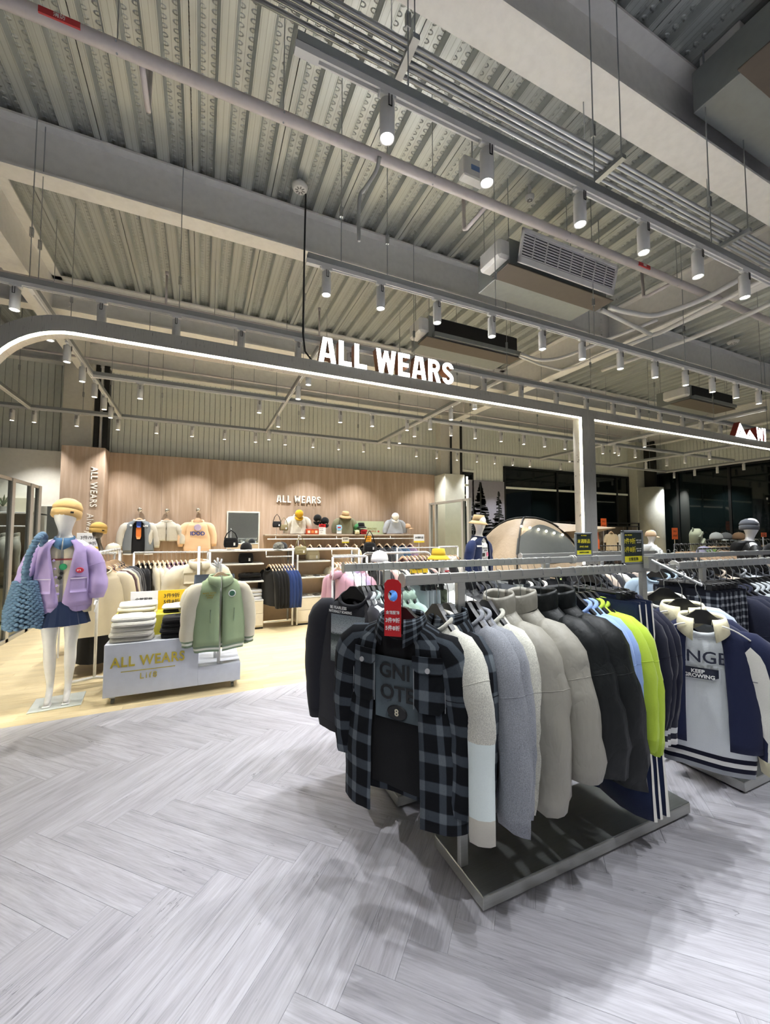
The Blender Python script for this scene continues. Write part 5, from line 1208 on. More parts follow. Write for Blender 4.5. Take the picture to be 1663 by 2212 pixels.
# ------------------------------------------------------------------ rails of garments inside the shop
def wrail(label, p0, p1, r=.014, legs=True, name='clothes_rail', drop=0):
    t = thing(name, label, 'clothes rail'); p0, p1 = Vector(p0), Vector(p1); d = (p1 - p0).normalized(); pp = [p0]
    MB().tube([p0, p1], r, 10).build('bar', m_trackw, t, True)
    if legs:
        for p in (p0, p1):
            side = Vector((-d.y, d.x, 0)); MB().tube([p, Vector((p.x, p.y, .06))], r, 10).build('upright', m_trackw, t, True)
            MB().tube([Vector((p.x, p.y, .03)) - side * .24, Vector((p.x, p.y, .06)), Vector((p.x, p.y, .03)) + side * .24], r * 1.1, 10).build('foot', m_trackw, t, True)
    return t
def row(lst, start, step, z, rz, where, grp, hk='wood', **kw):
    """garments side by side: (hex, name, type)"""
    p = Vector(start); st = Vector(step)
    for i, (hx, nm, ty) in enumerate(lst):
        lab = nm + ' ' + where; q = p + st * i; k2 = dict(ncirc=16, nsl=8, m=6, sm=5)
        if ty == 'tr':
            trousers('trousers', lab, FAB(hx), (q.x, q.y, z), rz, grp, L=.6, w=.17); hanger('clip', (q.x, q.y, z), rz, 'clip hanger of the ' + lab, 'hangers on the white rails')
        else:
            a = dict(sw=dict(collar='rib', zs=-.76), sh=dict(collar='shirt', gap=.04, zs=-.78), ts=dict(collar='rib', sleeves='short'), pj=dict(collar='stand', zs=-.78, t=.08, wr=.015), tk=dict(collar='rib', sleeves=None, w=.2, sh=.13))[ty]
            a = dict(a); a.update(k2); a.update(kw)
            garment({'sw': 'sweatshirt', 'sh': 'shirt', 'ts': 't_shirt', 'pj': 'jacket', 'tk': 'tank_top'}[ty], lab, {'pj': 'jacket', 'sh': 'shirt', 'ts': 't-shirt', 'tk': 'top', 'sw': 'sweatshirt'}[ty], FAB(hx), (q.x, q.y, z), rz, grp, **a)
            hanger(hk, (q.x, q.y, z), rz, 'hanger of the ' + lab, 'hangers on the white rails')
wrail('small white rail of the cream work jacket', (-.02, 5.12, 1.386), (-.02, 5.46, 1.386))
wrail('white clothes rail behind the lavender mannequin', (-.98, 5.15, 1.35), (-.98, 6.35, 1.35))
row([('D8CDB2', 'cream knitted sweater', 'sw'), ('4A3336', 'maroon knitted sweater', 'sw'), ('D5C9AF', 'second cream sweater', 'sw'), ('77787B', 'grey sweatshirt', 'sw'), ('2B2B2E', 'black sweatshirt', 'sw'), ('303238', 'charcoal sweatshirt', 'sw')], (-.98, 5.25, 0), (0, .16, 0), 1.364, PI / 2 + .35, 'on the rail behind the lavender mannequin', 'clothes behind the lavender mannequin', L=.72)
b_ = MB(); tag(MB().loft([[(-1.05 + .24 * k * math.cos(2 * PI * q / 18), 5.8 + .34 * k * math.sin(2 * PI * q / 18), z) for q in range(18)] for z, k in ((.12, 1.1), (.4, 1.0), (.62, .85))], True, capb=True).build('folded_blanket', FAB('26272A'), None, True), 'dark cloth heap below the rail behind the mannequin', 'cloth')
wrail('long white wall rail with mauve and cream shirts', (-.90, 7.0, 1.272), (.10, 7.0, 1.262))
row([('1C1C1E', 'first black shirt', 'sw'), ('1F1F22', 'second black shirt', 'sw'), ('222224', 'black tank top', 'tk'), ('E3D9BE', 'first cream shirt', 'sw'), ('E8E0CC', 'second cream shirt', 'sw'), ('DFD5BB', 'third cream shirt', 'sw'), ('8E7286', 'first mauve shirt', 'sw'), ('957A8D', 'second mauve shirt', 'sw'), ('8A6F82', 'third mauve shirt', 'sw'), ('917689', 'fourth mauve shirt', 'sw'), ('3E3E42', 'first charcoal tee', 'ts'), ('47474B', 'second charcoal tee', 'ts'), ('EDEBE4', 'first white tee', 'ts'), ('F0EEE8', 'second white tee', 'ts'), ('E9E7E0', 'third white tee', 'ts'), ('1B1B1D', 'last black shirt', 'sw')], (-.84, 7.0, 0), (.062, 0, 0), 1.283, .35, 'on the mauve and cream wall rail', 'clothes on the mauve and cream wall rail')
# tiered white shelf with hats and bags, left of that rail
ts = thing('tiered_shelf', 'white tiered shelf with hats left of the mauve rail', 'shelf')
for i, z in enumerate((.42, .70, .97, 1.28)): MB().cbox(-1.62, -1.02, 6.35, 6.85, z, z + .025, .003).build('shelf_board', m_trackw, ts)
for (x, y) in ((-1.6, 6.83), (-1.04, 6.83), (-1.6, 6.37), (-1.04, 6.37)): MB().cyl((x, y, 0), (x, y, 1.3), .012, 10).build('upright', m_trackw, ts)
hd_ = thing('hat_stand', 'small metal head form on the tiered shelf', 'hat stand', (-1.20, 6.45, 1.305)); MB().tube([(0, 0, 0), (.0, 0, .02), (-.03, 0, .12), (-.05, 0, .2)], [.05, .03, .022, .03], 10).ball((-.05, 0, .26), .07, 12, 8, .9, 1, 1.2).build('form', M('bronze_form', '6E665C', .35, .6), hd_, True)
beanie('tan beanie with a tail on the bronze head form', (-1.25, 6.45, 1.56), 'D5AE62', .95, -.1, rz=.3)
cap('ivory cap beside the bronze head form', (-1.08, 6.5, 1.305), 'E6DFCB', -.6)
def crossbody(label, loc, hexc, s=1.0, rz=0, strap=.16, kind='knit'):
    r = thing('crossbody_bag', label, 'bag', loc, rz); mm = FAB(hexc, kind); w_, d_, h_ = .1 * s, .05 * s, .14 * s; n = 20
    rings = [[(w_ * k * sup(math.cos(2 * PI * q / n), .55), d_ * k * sup(math.sin(2 * PI * q / n), .6), z * h_) for q in range(n)] for z, k in ((0, .8), (.04, .95), (.3, 1.03), (.7, 1.0), (.95, .9), (1, .75), (1.0, 0))]
    MB().loft(rings, True, capa=True).build('bag_body', mm, r, True)
    MB().cbox(-w_ * .78, w_ * .78, -d_ * 1.18, -d_ * .8, h_ * .12, h_ * .6, .008).build('front_pocket', mm, r); MB().box(w_ * .3, w_ * .55, -d_ * 1.24, -d_ * 1.17, h_ * .2, h_ * .5).build('hang_tag', m_ink_w, r)
    if strap: MB().tube([(-w_ * .9, 0, h_ * .9), (-w_ * .55, 0, h_ + strap * .6), (0, 0, h_ + strap), (w_ * .55, 0, h_ + strap * .6), (w_ * .9, 0, h_ * .9)], .008 * s, 8).build('strap', mm, r, True)
    return r
folded('grey bag roll on the tiered shelf', -1.3, 6.55, .995, ['6A6A6C', '77787A'], .34, .3, .07, name='rolled_bag', cat='bag'); folded('black cap pile on the tiered shelf', -1.28, 6.55, .725, ['1D1D1F', '222224'], .34, .3, .06, name='folded_hat', cat='hat'); folded('cream cloth on the lowest tier', -1.3, 6.55, .445, ['D8CDB6'], .34, .3, .06)
# ------------------------------------------------------------------ gondola shelving
gd = thing('shelving_unit', 'white framed wood backed shelving unit with cream drawers', 'shelving'); m_cab = M('cream_cabinet', 'DDD5C2', .5); m_pw = M('pale_back_panel', 'D9BFA0', .6)
YG = 6.90
MB().cbox(.12, 2.62, YG + .42, YG + .45, .04, 1.27, .003).build('back_panel', m_pw, gd)
MB().cbox(.12, 2.62, YG - .01, YG + .46, 1.262, 1.29, .004).build('top_board', m_trackw, gd)
for x in (.13, 1.42, 1.50, 2.61): MB().tube([(x, YG, .02), (x, YG, 1.262)], .016, 10).tube([(x, YG + .4, .02), (x, YG + .4, 1.262)], .016, 10).build('upright', m_trackw, gd, True)
for (xa, xb, zs_) in ((.15, .95, (1.045, .76)), (1.51, 2.08, (1.06, .785))):
    for z in zs_: MB().cbox(xa, xb, YG, YG + .42, z, z + .025, .003).build('shelf_board', m_trackw, gd)
    MB().cbox(xa, xb, YG + .02, YG + .42, .03, .455, .003).build('cabinet', m_cab, gd); MB().cbox(xa, xb, YG, YG + .42, .455, .475, .003).build('cabinet_top', m_trackw, gd)
    for z0, z1 in ((.06, .25), (.256, .45)): MB().cbox(xa + .004, xb - .004, YG, YG + .022, z0, z1, .003).build('drawer', m_cab, gd)
    MB().box(xa, xb, YG + .03, YG + .05, 0, .03).build('plinth_kick', m_dark, gd)
for (xa, xb) in ((.98, 1.42), (2.10, 2.61)):
    MB().tube([(xa, YG, 1.262), (xa, YG, 1.17), (xb, YG, 1.17)], .011, 8).build('front_rail', m_trackw, gd, True)
MB().tube([(.96, YG + .03, .10), (1.42, YG + .03, .10)], .011, 8).build('foot_rail', m_trackw, gd)
row([('131314', 'first black sweatshirt', 'sw'), ('141415', 'second black sweatshirt', 'sw'), ('121213', 'third black sweatshirt', 'sw'), ('151516', 'fourth black sweatshirt', 'sw'), ('26396B', 'first royal blue sweatshirt', 'sw'), ('2A3F73', 'second royal blue sweatshirt', 'sw'), ('283C6F', 'third royal blue sweatshirt', 'sw'), ('253866', 'fourth royal blue sweatshirt', 'sw')], (1.03, YG, 0), (.05, 0, 0), 1.181, .35, 'in the shelving unit', 'black and blue sweatshirts in the shelving unit', L=.62, zs=-.82)
row([(('E6DFCB', 'B99BA8', 'F0EDE4')[i % 3], ORD[i] + (' ivory', ' pink', ' white')[i % 3] + ' shirt', 'sw') for i in range(8)], (2.14, YG, 0), (.055, 0, 0), 1.181, .3, 'at the far end of the shelving unit', 'pale shirts at the end of the shelving unit', L=.58)
crossbody('black crossbody bag on the upper shelf of the unit', (.68, YG + .16, 1.07), '1D1D1F', 1.15, 0, .0); crossbody('cream crossbody bag on the upper shelf of the unit', (1.80, YG + .16, 1.085), 'DCD3B4', 1.2, .1, .0)
crossbody('black bag hanging before the wall mirror', (.44, YG + .1, 1.33), '141416', 1.1, 0, .12); st_ = thing('bag_stand', 'white bag stand on the shelving unit', 'stand'); MB().cyl((.44, YG + .2, 1.29), (.44, YG + .2, 1.64), .006, 8).build('rod', m_trackw, st_); MB().tube([(.44, YG + .2, 1.63), (.44, YG + .1, 1.615)], .006, 8).build('hook', m_trackw, st_); MB().cbox(.38, .5, YG + .14, YG + .26, 1.29, 1.297, .002).build('base', m_trackw, st_)
crossbody('khaki bag hanging at the middle post of the unit', (1.53, YG - .08, 1.20), '8C8463', 1.0, 0, .16); st_ = thing('bag_stand', 'steel hook holding the khaki bag', 'stand'); MB().cyl((1.53, YG + .1, 1.29), (1.53, YG + .1, 1.53), .006, 8).build('rod', m_trackw, st_); MB().tube([(1.53, YG + .1, 1.52), (1.53, YG - .09, 1.505)], .006, 8).build('hook', m_trackw, st_)
folded('black sweatshirt on the middle shelf of the unit', .75, YG + .18, .785, ['161617', '19191B'], .36, .3, .055)
for i, (hx, z) in enumerate((('E9E9EC', .475), ('DDE0E4', .53), ('EDEDEF', .585))):
    folded('white packed tee %s in the unit' % ('at the bottom', 'in the middle', 'on top')[i], .82, YG + .16, z, [hx], .22, .28, .05); folded('lime packed tee %s in the unit' % ('at the bottom', 'in the middle', 'on top')[i], .62, YG + .16, z, ['C9D12F'], .15, .28, .05)
for j, z in enumerate((.475, .81)):
    for i in range(4): folded('flat accessory card number %s on the %s shelf of the empty bay' % (ORD[i], ('lower', 'middle')[j]), 1.60 + .125 * i, YG + .12, z, [('8A8378', 'C9C2B4', '5F5A55', 'B7A990')[i]], .1, .16, .014, name='accessory_card', cat='accessory')
cap('black cap on top of the shelving unit', (.68, YG + .15, 1.29), '1B1B1D', .3); cap('dark grey cap beside the wall rail sign', (1.28, YG + .25, 1.29), '2A2B2E', .6); cap('camouflage cap leaning beside the grey cap', (1.2, YG + .12, 1.29), '6B6A62', -.4, m=FAB('6B6A62', 'camo'))
# ------------------------------------------------------------------ wood wall: hung tops, mirror, letters, shelf
YW = 9.46
sgw = thing('wall_letters', 'white letters ALL WEARS mounted on the wood wall', 'sign'); p = ay(597, 1086, 9.48)
block_text('ALL WEARS', .165, sgw, p.x, 9.455, 2.275, .03, m_letter, m_letter, gap=.16, sx=.92)
def wall_top(kind, cat, label, px, y_top, m, **kw):
    p = ay(px, y_top, YW - .02); kn = thing('coat_hook', 'round chrome knob above the ' + label, 'wall hook', (p.x, 9.488, p.z + .01), 0, 'chrome wall knobs')
    MB().cyl((0, 0, 0), (0, -.05, 0), .014, 10).ball((0, -.06, 0), .045, 14, 8, 1, .6, 1).build('knob', M('chrome_knob', 'D8D2C6', .15, .9), kn, True)
    a = dict(t=.04, fold=.003, wr=.006, ncirc=26, nsl=10); a.update(kw); gg = garment(kind, label, cat, m, (p.x, YW - .06, p.z - .02), PI / 2, 'tops hung on the wood wall', **a)
    hanger('wood', (p.x, YW - .06, p.z - .02), PI / 2, 'wood hanger of the ' + label, 'hangers on the wood wall'); return gg
wall_top('varsity_jacket', 'jacket', 'grey varsity jacket with white trim on the wood wall', 302, 1102, FAB('7B8288'), m_sleeve=FAB('C9C6BC'), cuff=FAB('DDDDD8'), hem=[FAB('6D747A'), FAB('E4E4E0')], gap=.35, collar='rib', m_collar=FAB('E6E6E2'), L=.64, zs=-.74, sh=.23, w=.27, out=.06, r0=.08, prints=[ptext('LIF8', .05, -.12, -.30, m_ink_w), pdisc(.13, -.29, .022, m_ink_w, 'badge')])
p = ay(302, 1102, YW - .02); garment('sweatshirt', 'black shirt with orange print inside the grey varsity jacket', 'shirt', FAB('16171A'), (p.x, YW - .05, p.z - .02), PI / 2, 'tops hung on the wood wall', sleeves=None, L=.66, w=.2, sh=.18, t=.03, collar='rib', ncirc=18, prints=[patch(-.045, .045, -.56, -.33, M('orange_print', 'E07A34', .6), 'print', .01, .3), patch(-.04, .04, -.33, -.20, M('royal_print', '2C4DA0', .6), 'print', .01, .2)])
wall_top('crop_cardigan', 'cardigan', 'ivory cropped tweed cardigan on the wood wall', 361, 1104, FAB('CFCBBE', 'heather'), gap=.02, L=.42, zs=-.66, sh=.2, w=.22, out=.06, collar='rib', r0=.07, r1=.06)
wall_top('sweatshirt', 'sweatshirt', 'peach hooded sweatshirt with blue print on the wood wall', 428, 1103, FAB('EFCBA4'), cuff=FAB('E8C199'), hem=FAB('E8C199'), L=.60, zs=-.74, sh=.23, w=.265, out=.06, collar='hood', r0=.08, prints=[ptext('LIF8', .0, 0, -.5, m_ink_k) if False else ptext('IDOD', .11, 0, -.47, M('blue_print', '2B3F8C', .6), bold=.03), pdisc(0, -.34, .07, M('lilac_print', 'B7A8C4', .6), 'print')])
mi = thing('wall_mirror', 'framed wall mirror between the peach top and the wall shelf', 'mirror'); p0, p1 = ay(490, 1104, 9.46), ay(560, 1200, 9.46)
MB().cbox(p0.x, p1.x, 9.462, 9.488, p1.z, p0.z, .004).build('mirror_frame', M('pale_frame', 'CFCBC2', .4), mi); MB().box(p0.x + .03, p1.x - .03, 9.4595, 9.462, p1.z + .03, p0.z - .03).build('mirror_glass', m_mirror, mi)
ws = thing('wall_shelf', 'long grey wall shelf with a white hanging rail below', 'shelf'); MB().cbox(1.27, 5.1, 9.16, 9.488, 1.50, 1.535, .004).build('shelf_board', M('greige_board', 'A99B89', .55), ws)
MB().tube([(1.32, 9.14, 1.43), (5.1, 9.14, 1.43)], .013, 8).build('rail', m_trackw, ws, True)
for x in (1.5, 2.9, 4.3, 5.0): MB().cyl((x, 9.14, 1.43), (x, 9.17, 1.5), .007, 6).build('rail_drop', m_trackw, ws)
cols = ['EDEBE6', 'E6C9C4', 'F0EEE8', '232325', '2B2B2E', 'D8B9B4', '1E1E20', '3A3A3E', 'E0CBA8', '2E2E31', '27282B', '55565A', '3F4146', '6D7B8C', '4C6A8C', '9D86A6']
nms = ['white', 'blush', 'ivory', 'black', 'ink', 'rose', 'jet', 'charcoal', 'sand', 'graphite', 'soot', 'grey', 'slate', 'steel blue', 'denim blue', 'lilac']
row([(cols[i], ('%s %s' % ('', nms[i])).strip() + ' shirt', 'sw') for i in range(16)], (1.62, 9.14, 0), (.215, 0, 0), 1.443, .25, 'on the rail under the wall shelf', 'shirts under the wall shelf', L=.6, sh=.2, w=.23, out=.02, r0=.07)
def stand(label, x, y, z, h, mm=None):
    s_ = thing('display_stand', label, 'stand', (x, y, z)); MB().cyl((0, 0, .004), (0, 0, h), .006, 8).build('rod', m_trackw, s_); MB().lathe([(0, 0), (.05, 0), (.05, .006), (0, .006)], n=16).build('base', m_trackw, s_)
    return s_
ZS = 1.535; YS = 9.30
def sx_(px): return ay(px, 1150, YS).x
stand('white stand of the black bag on the wall shelf', sx_(597), YS, ZS, .2); crossbody('black bag on a stand on the wall shelf', (sx_(597), YS - .05, ZS + .16), '161618', .95, 0, .16)
stand('white stand of the khaki bag on the wall shelf', sx_(612), YS, ZS, .16); crossbody('khaki bag on a stand on the wall shelf', (sx_(612), YS - .05, ZS + .09), '7D7356', .95, 0, .16)
def bust(label, px, hx, h=.50, w_=.2, kind='knit', **kw):
    return garment('sweatshirt', label, 'shirt', FAB(hx, kind), (sx_(px), YS, ZS + h + .10), PI / 2, 'tops standing on the wall shelf', hook=.10, L=h - .02, sh=.19, w=w_, t=.08, zs=-.10 - h + .03, ncirc=22, nsl=9, r0=.085, r1=.055, out=.05, collar='rib', **kw)
bust('ivory tweed shirt on the wall shelf below a mustard cap', 644, 'CFCBC0', .46, .19, 'heather'); cap('mustard yellow cap above the ivory tweed shirt', (sx_(644), YS - .06, ZS + .46), 'C89B22', 0, tilt=1.1)
for i, px in enumerate((685, 701)): stand('thin stand of the %s black cap' % ORD[i], sx_(px), YS, ZS, .36 - .06 * i); cap('%s black cap lettered in white on the wall shelf' % ORD[i], (sx_(px), YS, ZS + .36 - .06 * i), '101214', 0, 'Lif8', tilt=1.0)
def card(label, x, y, z, w_, h_, hexc, rows=(), rz=0, edge=None, name='price_card', cat='sign'):
    r = thing(name, label, cat, (x, y, z), rz); MB().cbox(-w_ / 2, w_ / 2, -.004, .004, 0, h_, .001).build('card', M('card_' + hexc, hexc, .5), r)
    if edge: MB().box(-w_ / 2, w_ / 2, -.0052, -.004, 0, h_ * edge[1]).build('colour_band', M('card_' + edge[0], edge[0], .5), r)
    for (s, sz, cx, cz, m) in rows: text(s, sz, m, r, (cx, -.0058, cz), bold=.01, depth=.0008)
    return r
box_ = thing('display_box', 'orange red patterned box on the wall shelf', 'box', (sx_(674), YS - .03, ZS)); MB().cbox(-.16, .22, -.08, .08, 0, .125, .004).build('box', M('orange_red_board', 'B5431F', .5), box_)
for k in range(4): MB().box(-.13 + k * .085, -.07 + k * .085, -.083, -.08, .03, .09).build('print_patch', M(('cream_patch', 'tan_patch')[k % 2], ('E8D9BE', 'D98B4E')[k % 2], .6), box_)
_c = card('white price sheet with a red header on the wall shelf', sx_(693), YS - .12, ZS, .16, .24, 'EFEFEF', [('優惠價', .03, 0, .2, m_ink_k), ('NEW CAP', .018, -.02, .14, m_ink_k), ('BUY NOW', .018, -.02, .09, m_ink_k), ('SALE', .018, -.02, .05, m_ink_k)])
MB().box(-.08, .08, -.0055, -.004, .17, .24).build('red_header', M('red_card', 'C8161D', .45), _c)
bust('olive sweatshirt on the wall shelf under a straw bucket hat', 745, '77765F', .44, .2); bucket('straw coloured bucket hat above the olive sweatshirt', (sx_(745), YS - .03, ZS + .46), 'B79A72', 1.0, .3)
st_ = card('round white and blue sticker sign before the olive sweatshirt', sx_(729), YS - .12, ZS + .02, .12, .2, 'E9EEF2', [], 0, None); MB().lathe([(0, 0), (.07, 0), (.07, .006), (0, .006)], n=20).xf(Matrix.Translation((0, -.008, .14)) @ Matrix.Rotation(PI / 2, 4, 'X')).build('disc', M('pale_blue_print', '8FC1DF', .5), st_); MB().box(-.04, .04, -.016, -.013, .13, .16).build('red_bar', m_tagred, st_)
gb = card('pale green poster board lettered BRACHIO & APPLE', ay(797, 1152, 9.42).x, 9.42, ZS, .82, .33, 'B5BF9B', [('BRACHIO', .06, .08, .14, M('olive_print', '77702C', .6)), ('& APPLE', .06, .08, .075, M('rust_print', '9A4A2A', .6))], name='poster_board')
MB().lathe([(0, 0), (.022, 0), (.022, .005), (0, .005)], n=14).xf(Matrix.Translation((.255, -.006, .075)) @ Matrix.Rotation(PI / 2, 4, 'X')).build('apple_mark', M('apple_red', 'B0262B', .6), gb)
stand('stand of the black bucket hat', sx_(780), YS - .03, ZS, .2); bucket('black bucket hat on the wall shelf', (sx_(779), YS - .03, ZS + .20), '121315', .95); folded('red checked pouch below the black bucket hat', sx_(782), YS - .1, ZS, ['A3252B', 'A8282E'], .16, .1, .06, name='checked_pouch', cat='pouch'); folded('cream plush purse beside the red pouch', sx_(768), YS - .12, ZS, ['DCD0A8'], .1, .1, .1, name='plush_purse', cat='purse'); cap('green cap behind the black bucket hat', (sx_(768), YS + .03, ZS + .16), '3F7A4C', .6, tilt=.8)
bust('pale grey sweatshirt on the wall shelf under a white cap', 853, 'A6ABB2', .42, .24); cap('white cap above the pale grey sweatshirt', (sx_(850), YS - .08, ZS + .44), 'ECEAE2', 0, 'L', tilt=1.05)
stand('stand of the tan cap at the shelf end', sx_(880), YS, ZS, .16); cap('tan cap at the right end of the wall shelf', (sx_(880), YS, ZS + .16), 'D3AE8C', .9)
for (lab, px, py, Y, w_, h_, rows, hx, ed) in (('white price card reading 1490 on the wall rail', 746, 1173, 8.7, .17, .13, [('$1490', .045, 0, .085, m_ink_k)], 'E4E4E2', ('D9D23A', .22)), ('yellow discount card on the wall rail', 795, 1170, 8.7, .16, .13, [('3件9折', .03, 0, .09, m_ink_k), ('5件8折', .03, 0, .045, m_ink_k)], 'EFA92B', None), ('grey card announcing new arrivals before the glass screen', 905, 1172, 7.4, .25, .17, [('本週新品', .05, 0, .10, m_ink_k)], 'C9CBCF', ('D8BF2E', .2)),
        ('white discount card behind the lavender mannequin', 191, 1185, 6.9, .28, .22, [('3件/9折', .06, 0, .15, m_ink_k), ('5件/8折', .06, 0, .07, m_ink_k)], 'E8E8EA', ('E0BB2E', .12))):
    p = ay(px, py, Y); stand('rod holding the ' + lab, p.x, Y + .012, 0, p.z); card(lab, p.x, Y, p.z, w_, h_, hx, rows, 0, ed)
# ------------------------------------------------------------------ glass screens
def screen(label, x, y0, y1, z1, posts, rz=0):
    s_ = thing('glass_screen', label, 'glass screen')
    MB().cbox(x - .02, x + .02, y0, y1, z1 - .05, z1, .003).build('top_rail', m_steel, s_); MB().cbox(x - .03, x + .03, y0, y1, 0, .055, .003).build('floor_rail', m_steel, s_)
    MB().box(x - .005, x + .005, y0 + .02, y1 - .02, .055, z1 - .05).build('glass_pane', m_glass, s_)
    for y, w_ in posts: MB().cbox(x - .03, x + .03, y - w_, y + w_, .0, z1, .003).build('post', m_steel, s_)
    return s_
screen('steel framed glass screen left of the lavender mannequin', -2.52, 5.4, 8.66, 2.36, ((5.43, .03), (7.55, .05), (8.25, .06), (8.60, .06)))
screen('steel framed glass screen beside the plaster column', 4.7, 6.40, 7.90, 2.24, ((6.43, .04), (6.62, .03), (7.62, .02), (7.86, .04)))
# wall niche seen through the left glass
nb = thing('niche_shelf', 'beige wall niche shelf with rail behind the left glass screen', 'shelf')
MB().cbox(-4.6, -2.75, 9.40, 9.5, 0, 2.2, .003).build('back_panel', M('beige_board', 'B9B39E', .7), nb); MB().cbox(-4.6, -2.75, 9.05, 9.4, 1.90, 1.93, .003).build('shelf_board', m_trackw, nb); MB().cbox(-4.6, -2.75, 9.05, 9.4, 0.05, .62, .003).build('base_box', M('beige_base', 'C6C0AC', .7), nb)
MB().tube([(-4.6, 9.08, 1.68), (-2.75, 9.08, 1.68)], .013, 8).build('rail', m_trackw, nb)
for x in (-4.58, -2.77): MB().cbox(x - .02, x + .02, 9.05, 9.4, .05, 2.2, .003).build('side_panel', m_trackw, nb)
row([('A9AA9F', 'first grey camouflage jacket', 'pj'), ('BDBEB4', 'second grey camouflage jacket', 'pj'), ('9C9D92', 'third grey camouflage jacket', 'pj'), ('8B8B80', 'fourth grey camouflage jacket', 'pj')], (-3.45, 9.08, 0), (.17, 0, 0), 1.693, .3, 'behind the left glass screen', 'jackets behind the left glass screen', L=.66, sh=.2, w=.23, out=.02)
def leafy(label, loc, n, ln, hexc, name='potted_plant', pot='8C8C86', spread=1.0):
    r = thing(name, label, 'plant', loc); MB().lathe([(0, 0), (.05, 0), (.065, .1), (.06, .1), (0, .09)], n=16).build('pot', M('pot_' + pot, pot, .7), r)
    for k in range(n):
        a = k * 2.4; d = Vector((math.cos(a), math.sin(a), 0)); e = (.5 + .5 * ((k * 7) % 5) / 5) * spread; P_ = [Vector((0, 0, .09)) + d * (ln * e * t) * .8 + Vector((0, 0, ln * (t - .55 * t * t * e))) for t in (0, .35, .7, 1)]
        sd_ = Vector((-d.y, d.x, 0)); b = MB(); rings = [[p - sd_ * w_, p + sd_ * w_] for p, w_ in zip(P_, (.006, .014, .011, .001))]; b.loft(rings, False).build('leaf', M('leaf_' + hexc, hexc, .5), r)
leafy('palm plant on the niche shelf behind the left glass', (-3.18, 9.2, 1.93), 11, .3, '5C6B4A')
mr = thing('wall_mirror', 'large wall mirror behind the lavender mannequin', 'mirror'); p0, p1 = ay(80, 1092, 9.47), ay(136, 1200, 9.47)
MB().cbox(p0.x, p1.x, 9.475, 9.498, .45, p0.z, .003).build('mirror_frame', M('pale_frame', 'CFCBC2', .4), mr); MB().box(p0.x + .01, p1.x - .01, 9.472, 9.475, .46, p0.z - .01).build('mirror_glass', m_mirror, mr)
# ------------------------------------------------------------------ rounded white rail between the front racks and the shelving
rr = thing('clothes_rail', 'rounded white rail rack with wood hangers before the shelving', 'clothes rail'); xa, xb, yv, zt = 1.93, 2.99, 5.0, 1.29; R_ = .09
P_ = [(xa, yv, .03), (xa, yv, zt - R_)] + [(xa + R_ - R_ * math.cos(a), yv, zt - R_ + R_ * math.sin(a)) for a in (.4, .8, 1.2)] + [(xa + R_, yv, zt), (xb - R_, yv, zt)] + [(xb - R_ + R_ * math.sin(a), yv, zt - R_ + R_ * math.cos(a)) for a in (.4, .8, 1.2)] + [(xb, yv, zt - R_), (xb, yv, .03)]
MB().tube(P_, .016, 10).build('frame', m_trackw, rr, True)
for x in (xa, xb): MB().tube([(x, yv - .25, .02), (x, yv + .25, .02)], .014, 8).build('foot', m_trackw, rr)
row([(('26272A', 'E9E6DE', '2B2C30', 'C9A9A4', 'DAD3C2')[i % 5], ORD[i] + (' black', ' white', ' charcoal', ' dusty pink', ' oatmeal')[i % 5] + ' top', 'sw') for i in range(14)], (2.06, yv, 0), (.062, 0, 0), zt + .014, .25, 'on the rounded white rail', 'tops on the rounded white rail', L=.6)
crossbody('black polka dot bag hung at the rounded rail', (2.02, yv - .06, 1.32), '18181A', .8, 0, .16)
hs = thing('white_rail_top', 'second white rail rack behind the rounded one', 'clothes rail'); MB().tube([(2.75, 5.6, .03), (2.75, 5.6, 1.33), (3.5, 5.6, 1.33), (3.5, 5.6, .03)], .015, 10).build('frame', m_trackw, hs, True)
row([(('8D6F80', '2A2A2D', 'B7A3AE', '34343A')[i % 4], ORD[i] + (' plum', ' black', ' mauve', ' charcoal')[i % 4] + ' blouse', 'sw') for i in range(9)], (2.85, 5.6, 0), (.068, 0, 0), 1.344, .25, 'on the second white rail', 'blouses on the second white rail', L=.6)
row([(('C79AA9', 'E4E7EA', 'DCE1E6', 'B9A3C4')[i % 4], ORD[i] + (' pink', ' pale striped', ' white', ' lilac')[i % 4] + ' shirt', 'sh') for i in range(5)], (1.50, 4.62, 0), (.06, 0, 0), 1.29, .3, 'on the rail left of the rounded rack', 'shirts left of the rounded rack', L=.72, zs=-.82)
wrail('short white rail with pink and striped shirts', (1.42, 4.62, 1.275), (1.85, 4.62, 1.275))
def head_stand(label, p): stand(label, p.x, p.y, 0, p.z)
p = ay(947, 1210, 4.5); head_stand('rod of the yellow bucket hat', p); bucket('bright yellow bucket hat on a rod behind the front racks', (p.x, p.y, p.z + .06), 'E5C33C', 1.0)
p = ay(820, 1213, 4.45); head_stand('rod of the white cap', p); cap('white cap on a rod behind the front racks', (p.x, p.y, p.z), 'E9E9EA', .5, s=1.1)
p = ay(905, 1236, 4.42); card('yellow discount card between the two front rails', p.x, p.y, p.z - .01, .25, .085, 'EBC52A', [('3件9折', .045, -.03, .05, m_ink_k)]); head_stand('rod of the yellow discount card', p + Vector((0, .012, -.01)))
st_ = thing('plush_toy', 'small round white and red plush figure behind the front rails', 'toy', ay(960, 1238, 4.5)); MB().ball((0, 0, .05), .06, 14, 10).build('head', m_ink_w, st_, True); MB().ball((0, 0, -.03), .05, 12, 8).build('body', M('pale_blue_print', '8FC1DF', .5), st_, True); MB().box(-.03, .03, -.065, -.055, .02, .04).build('red_bar', m_tagred, st_); p = ay(960, 1238, 4.5); stand('rod of the plush figure', p.x, p.y, 0, p.z - .06)
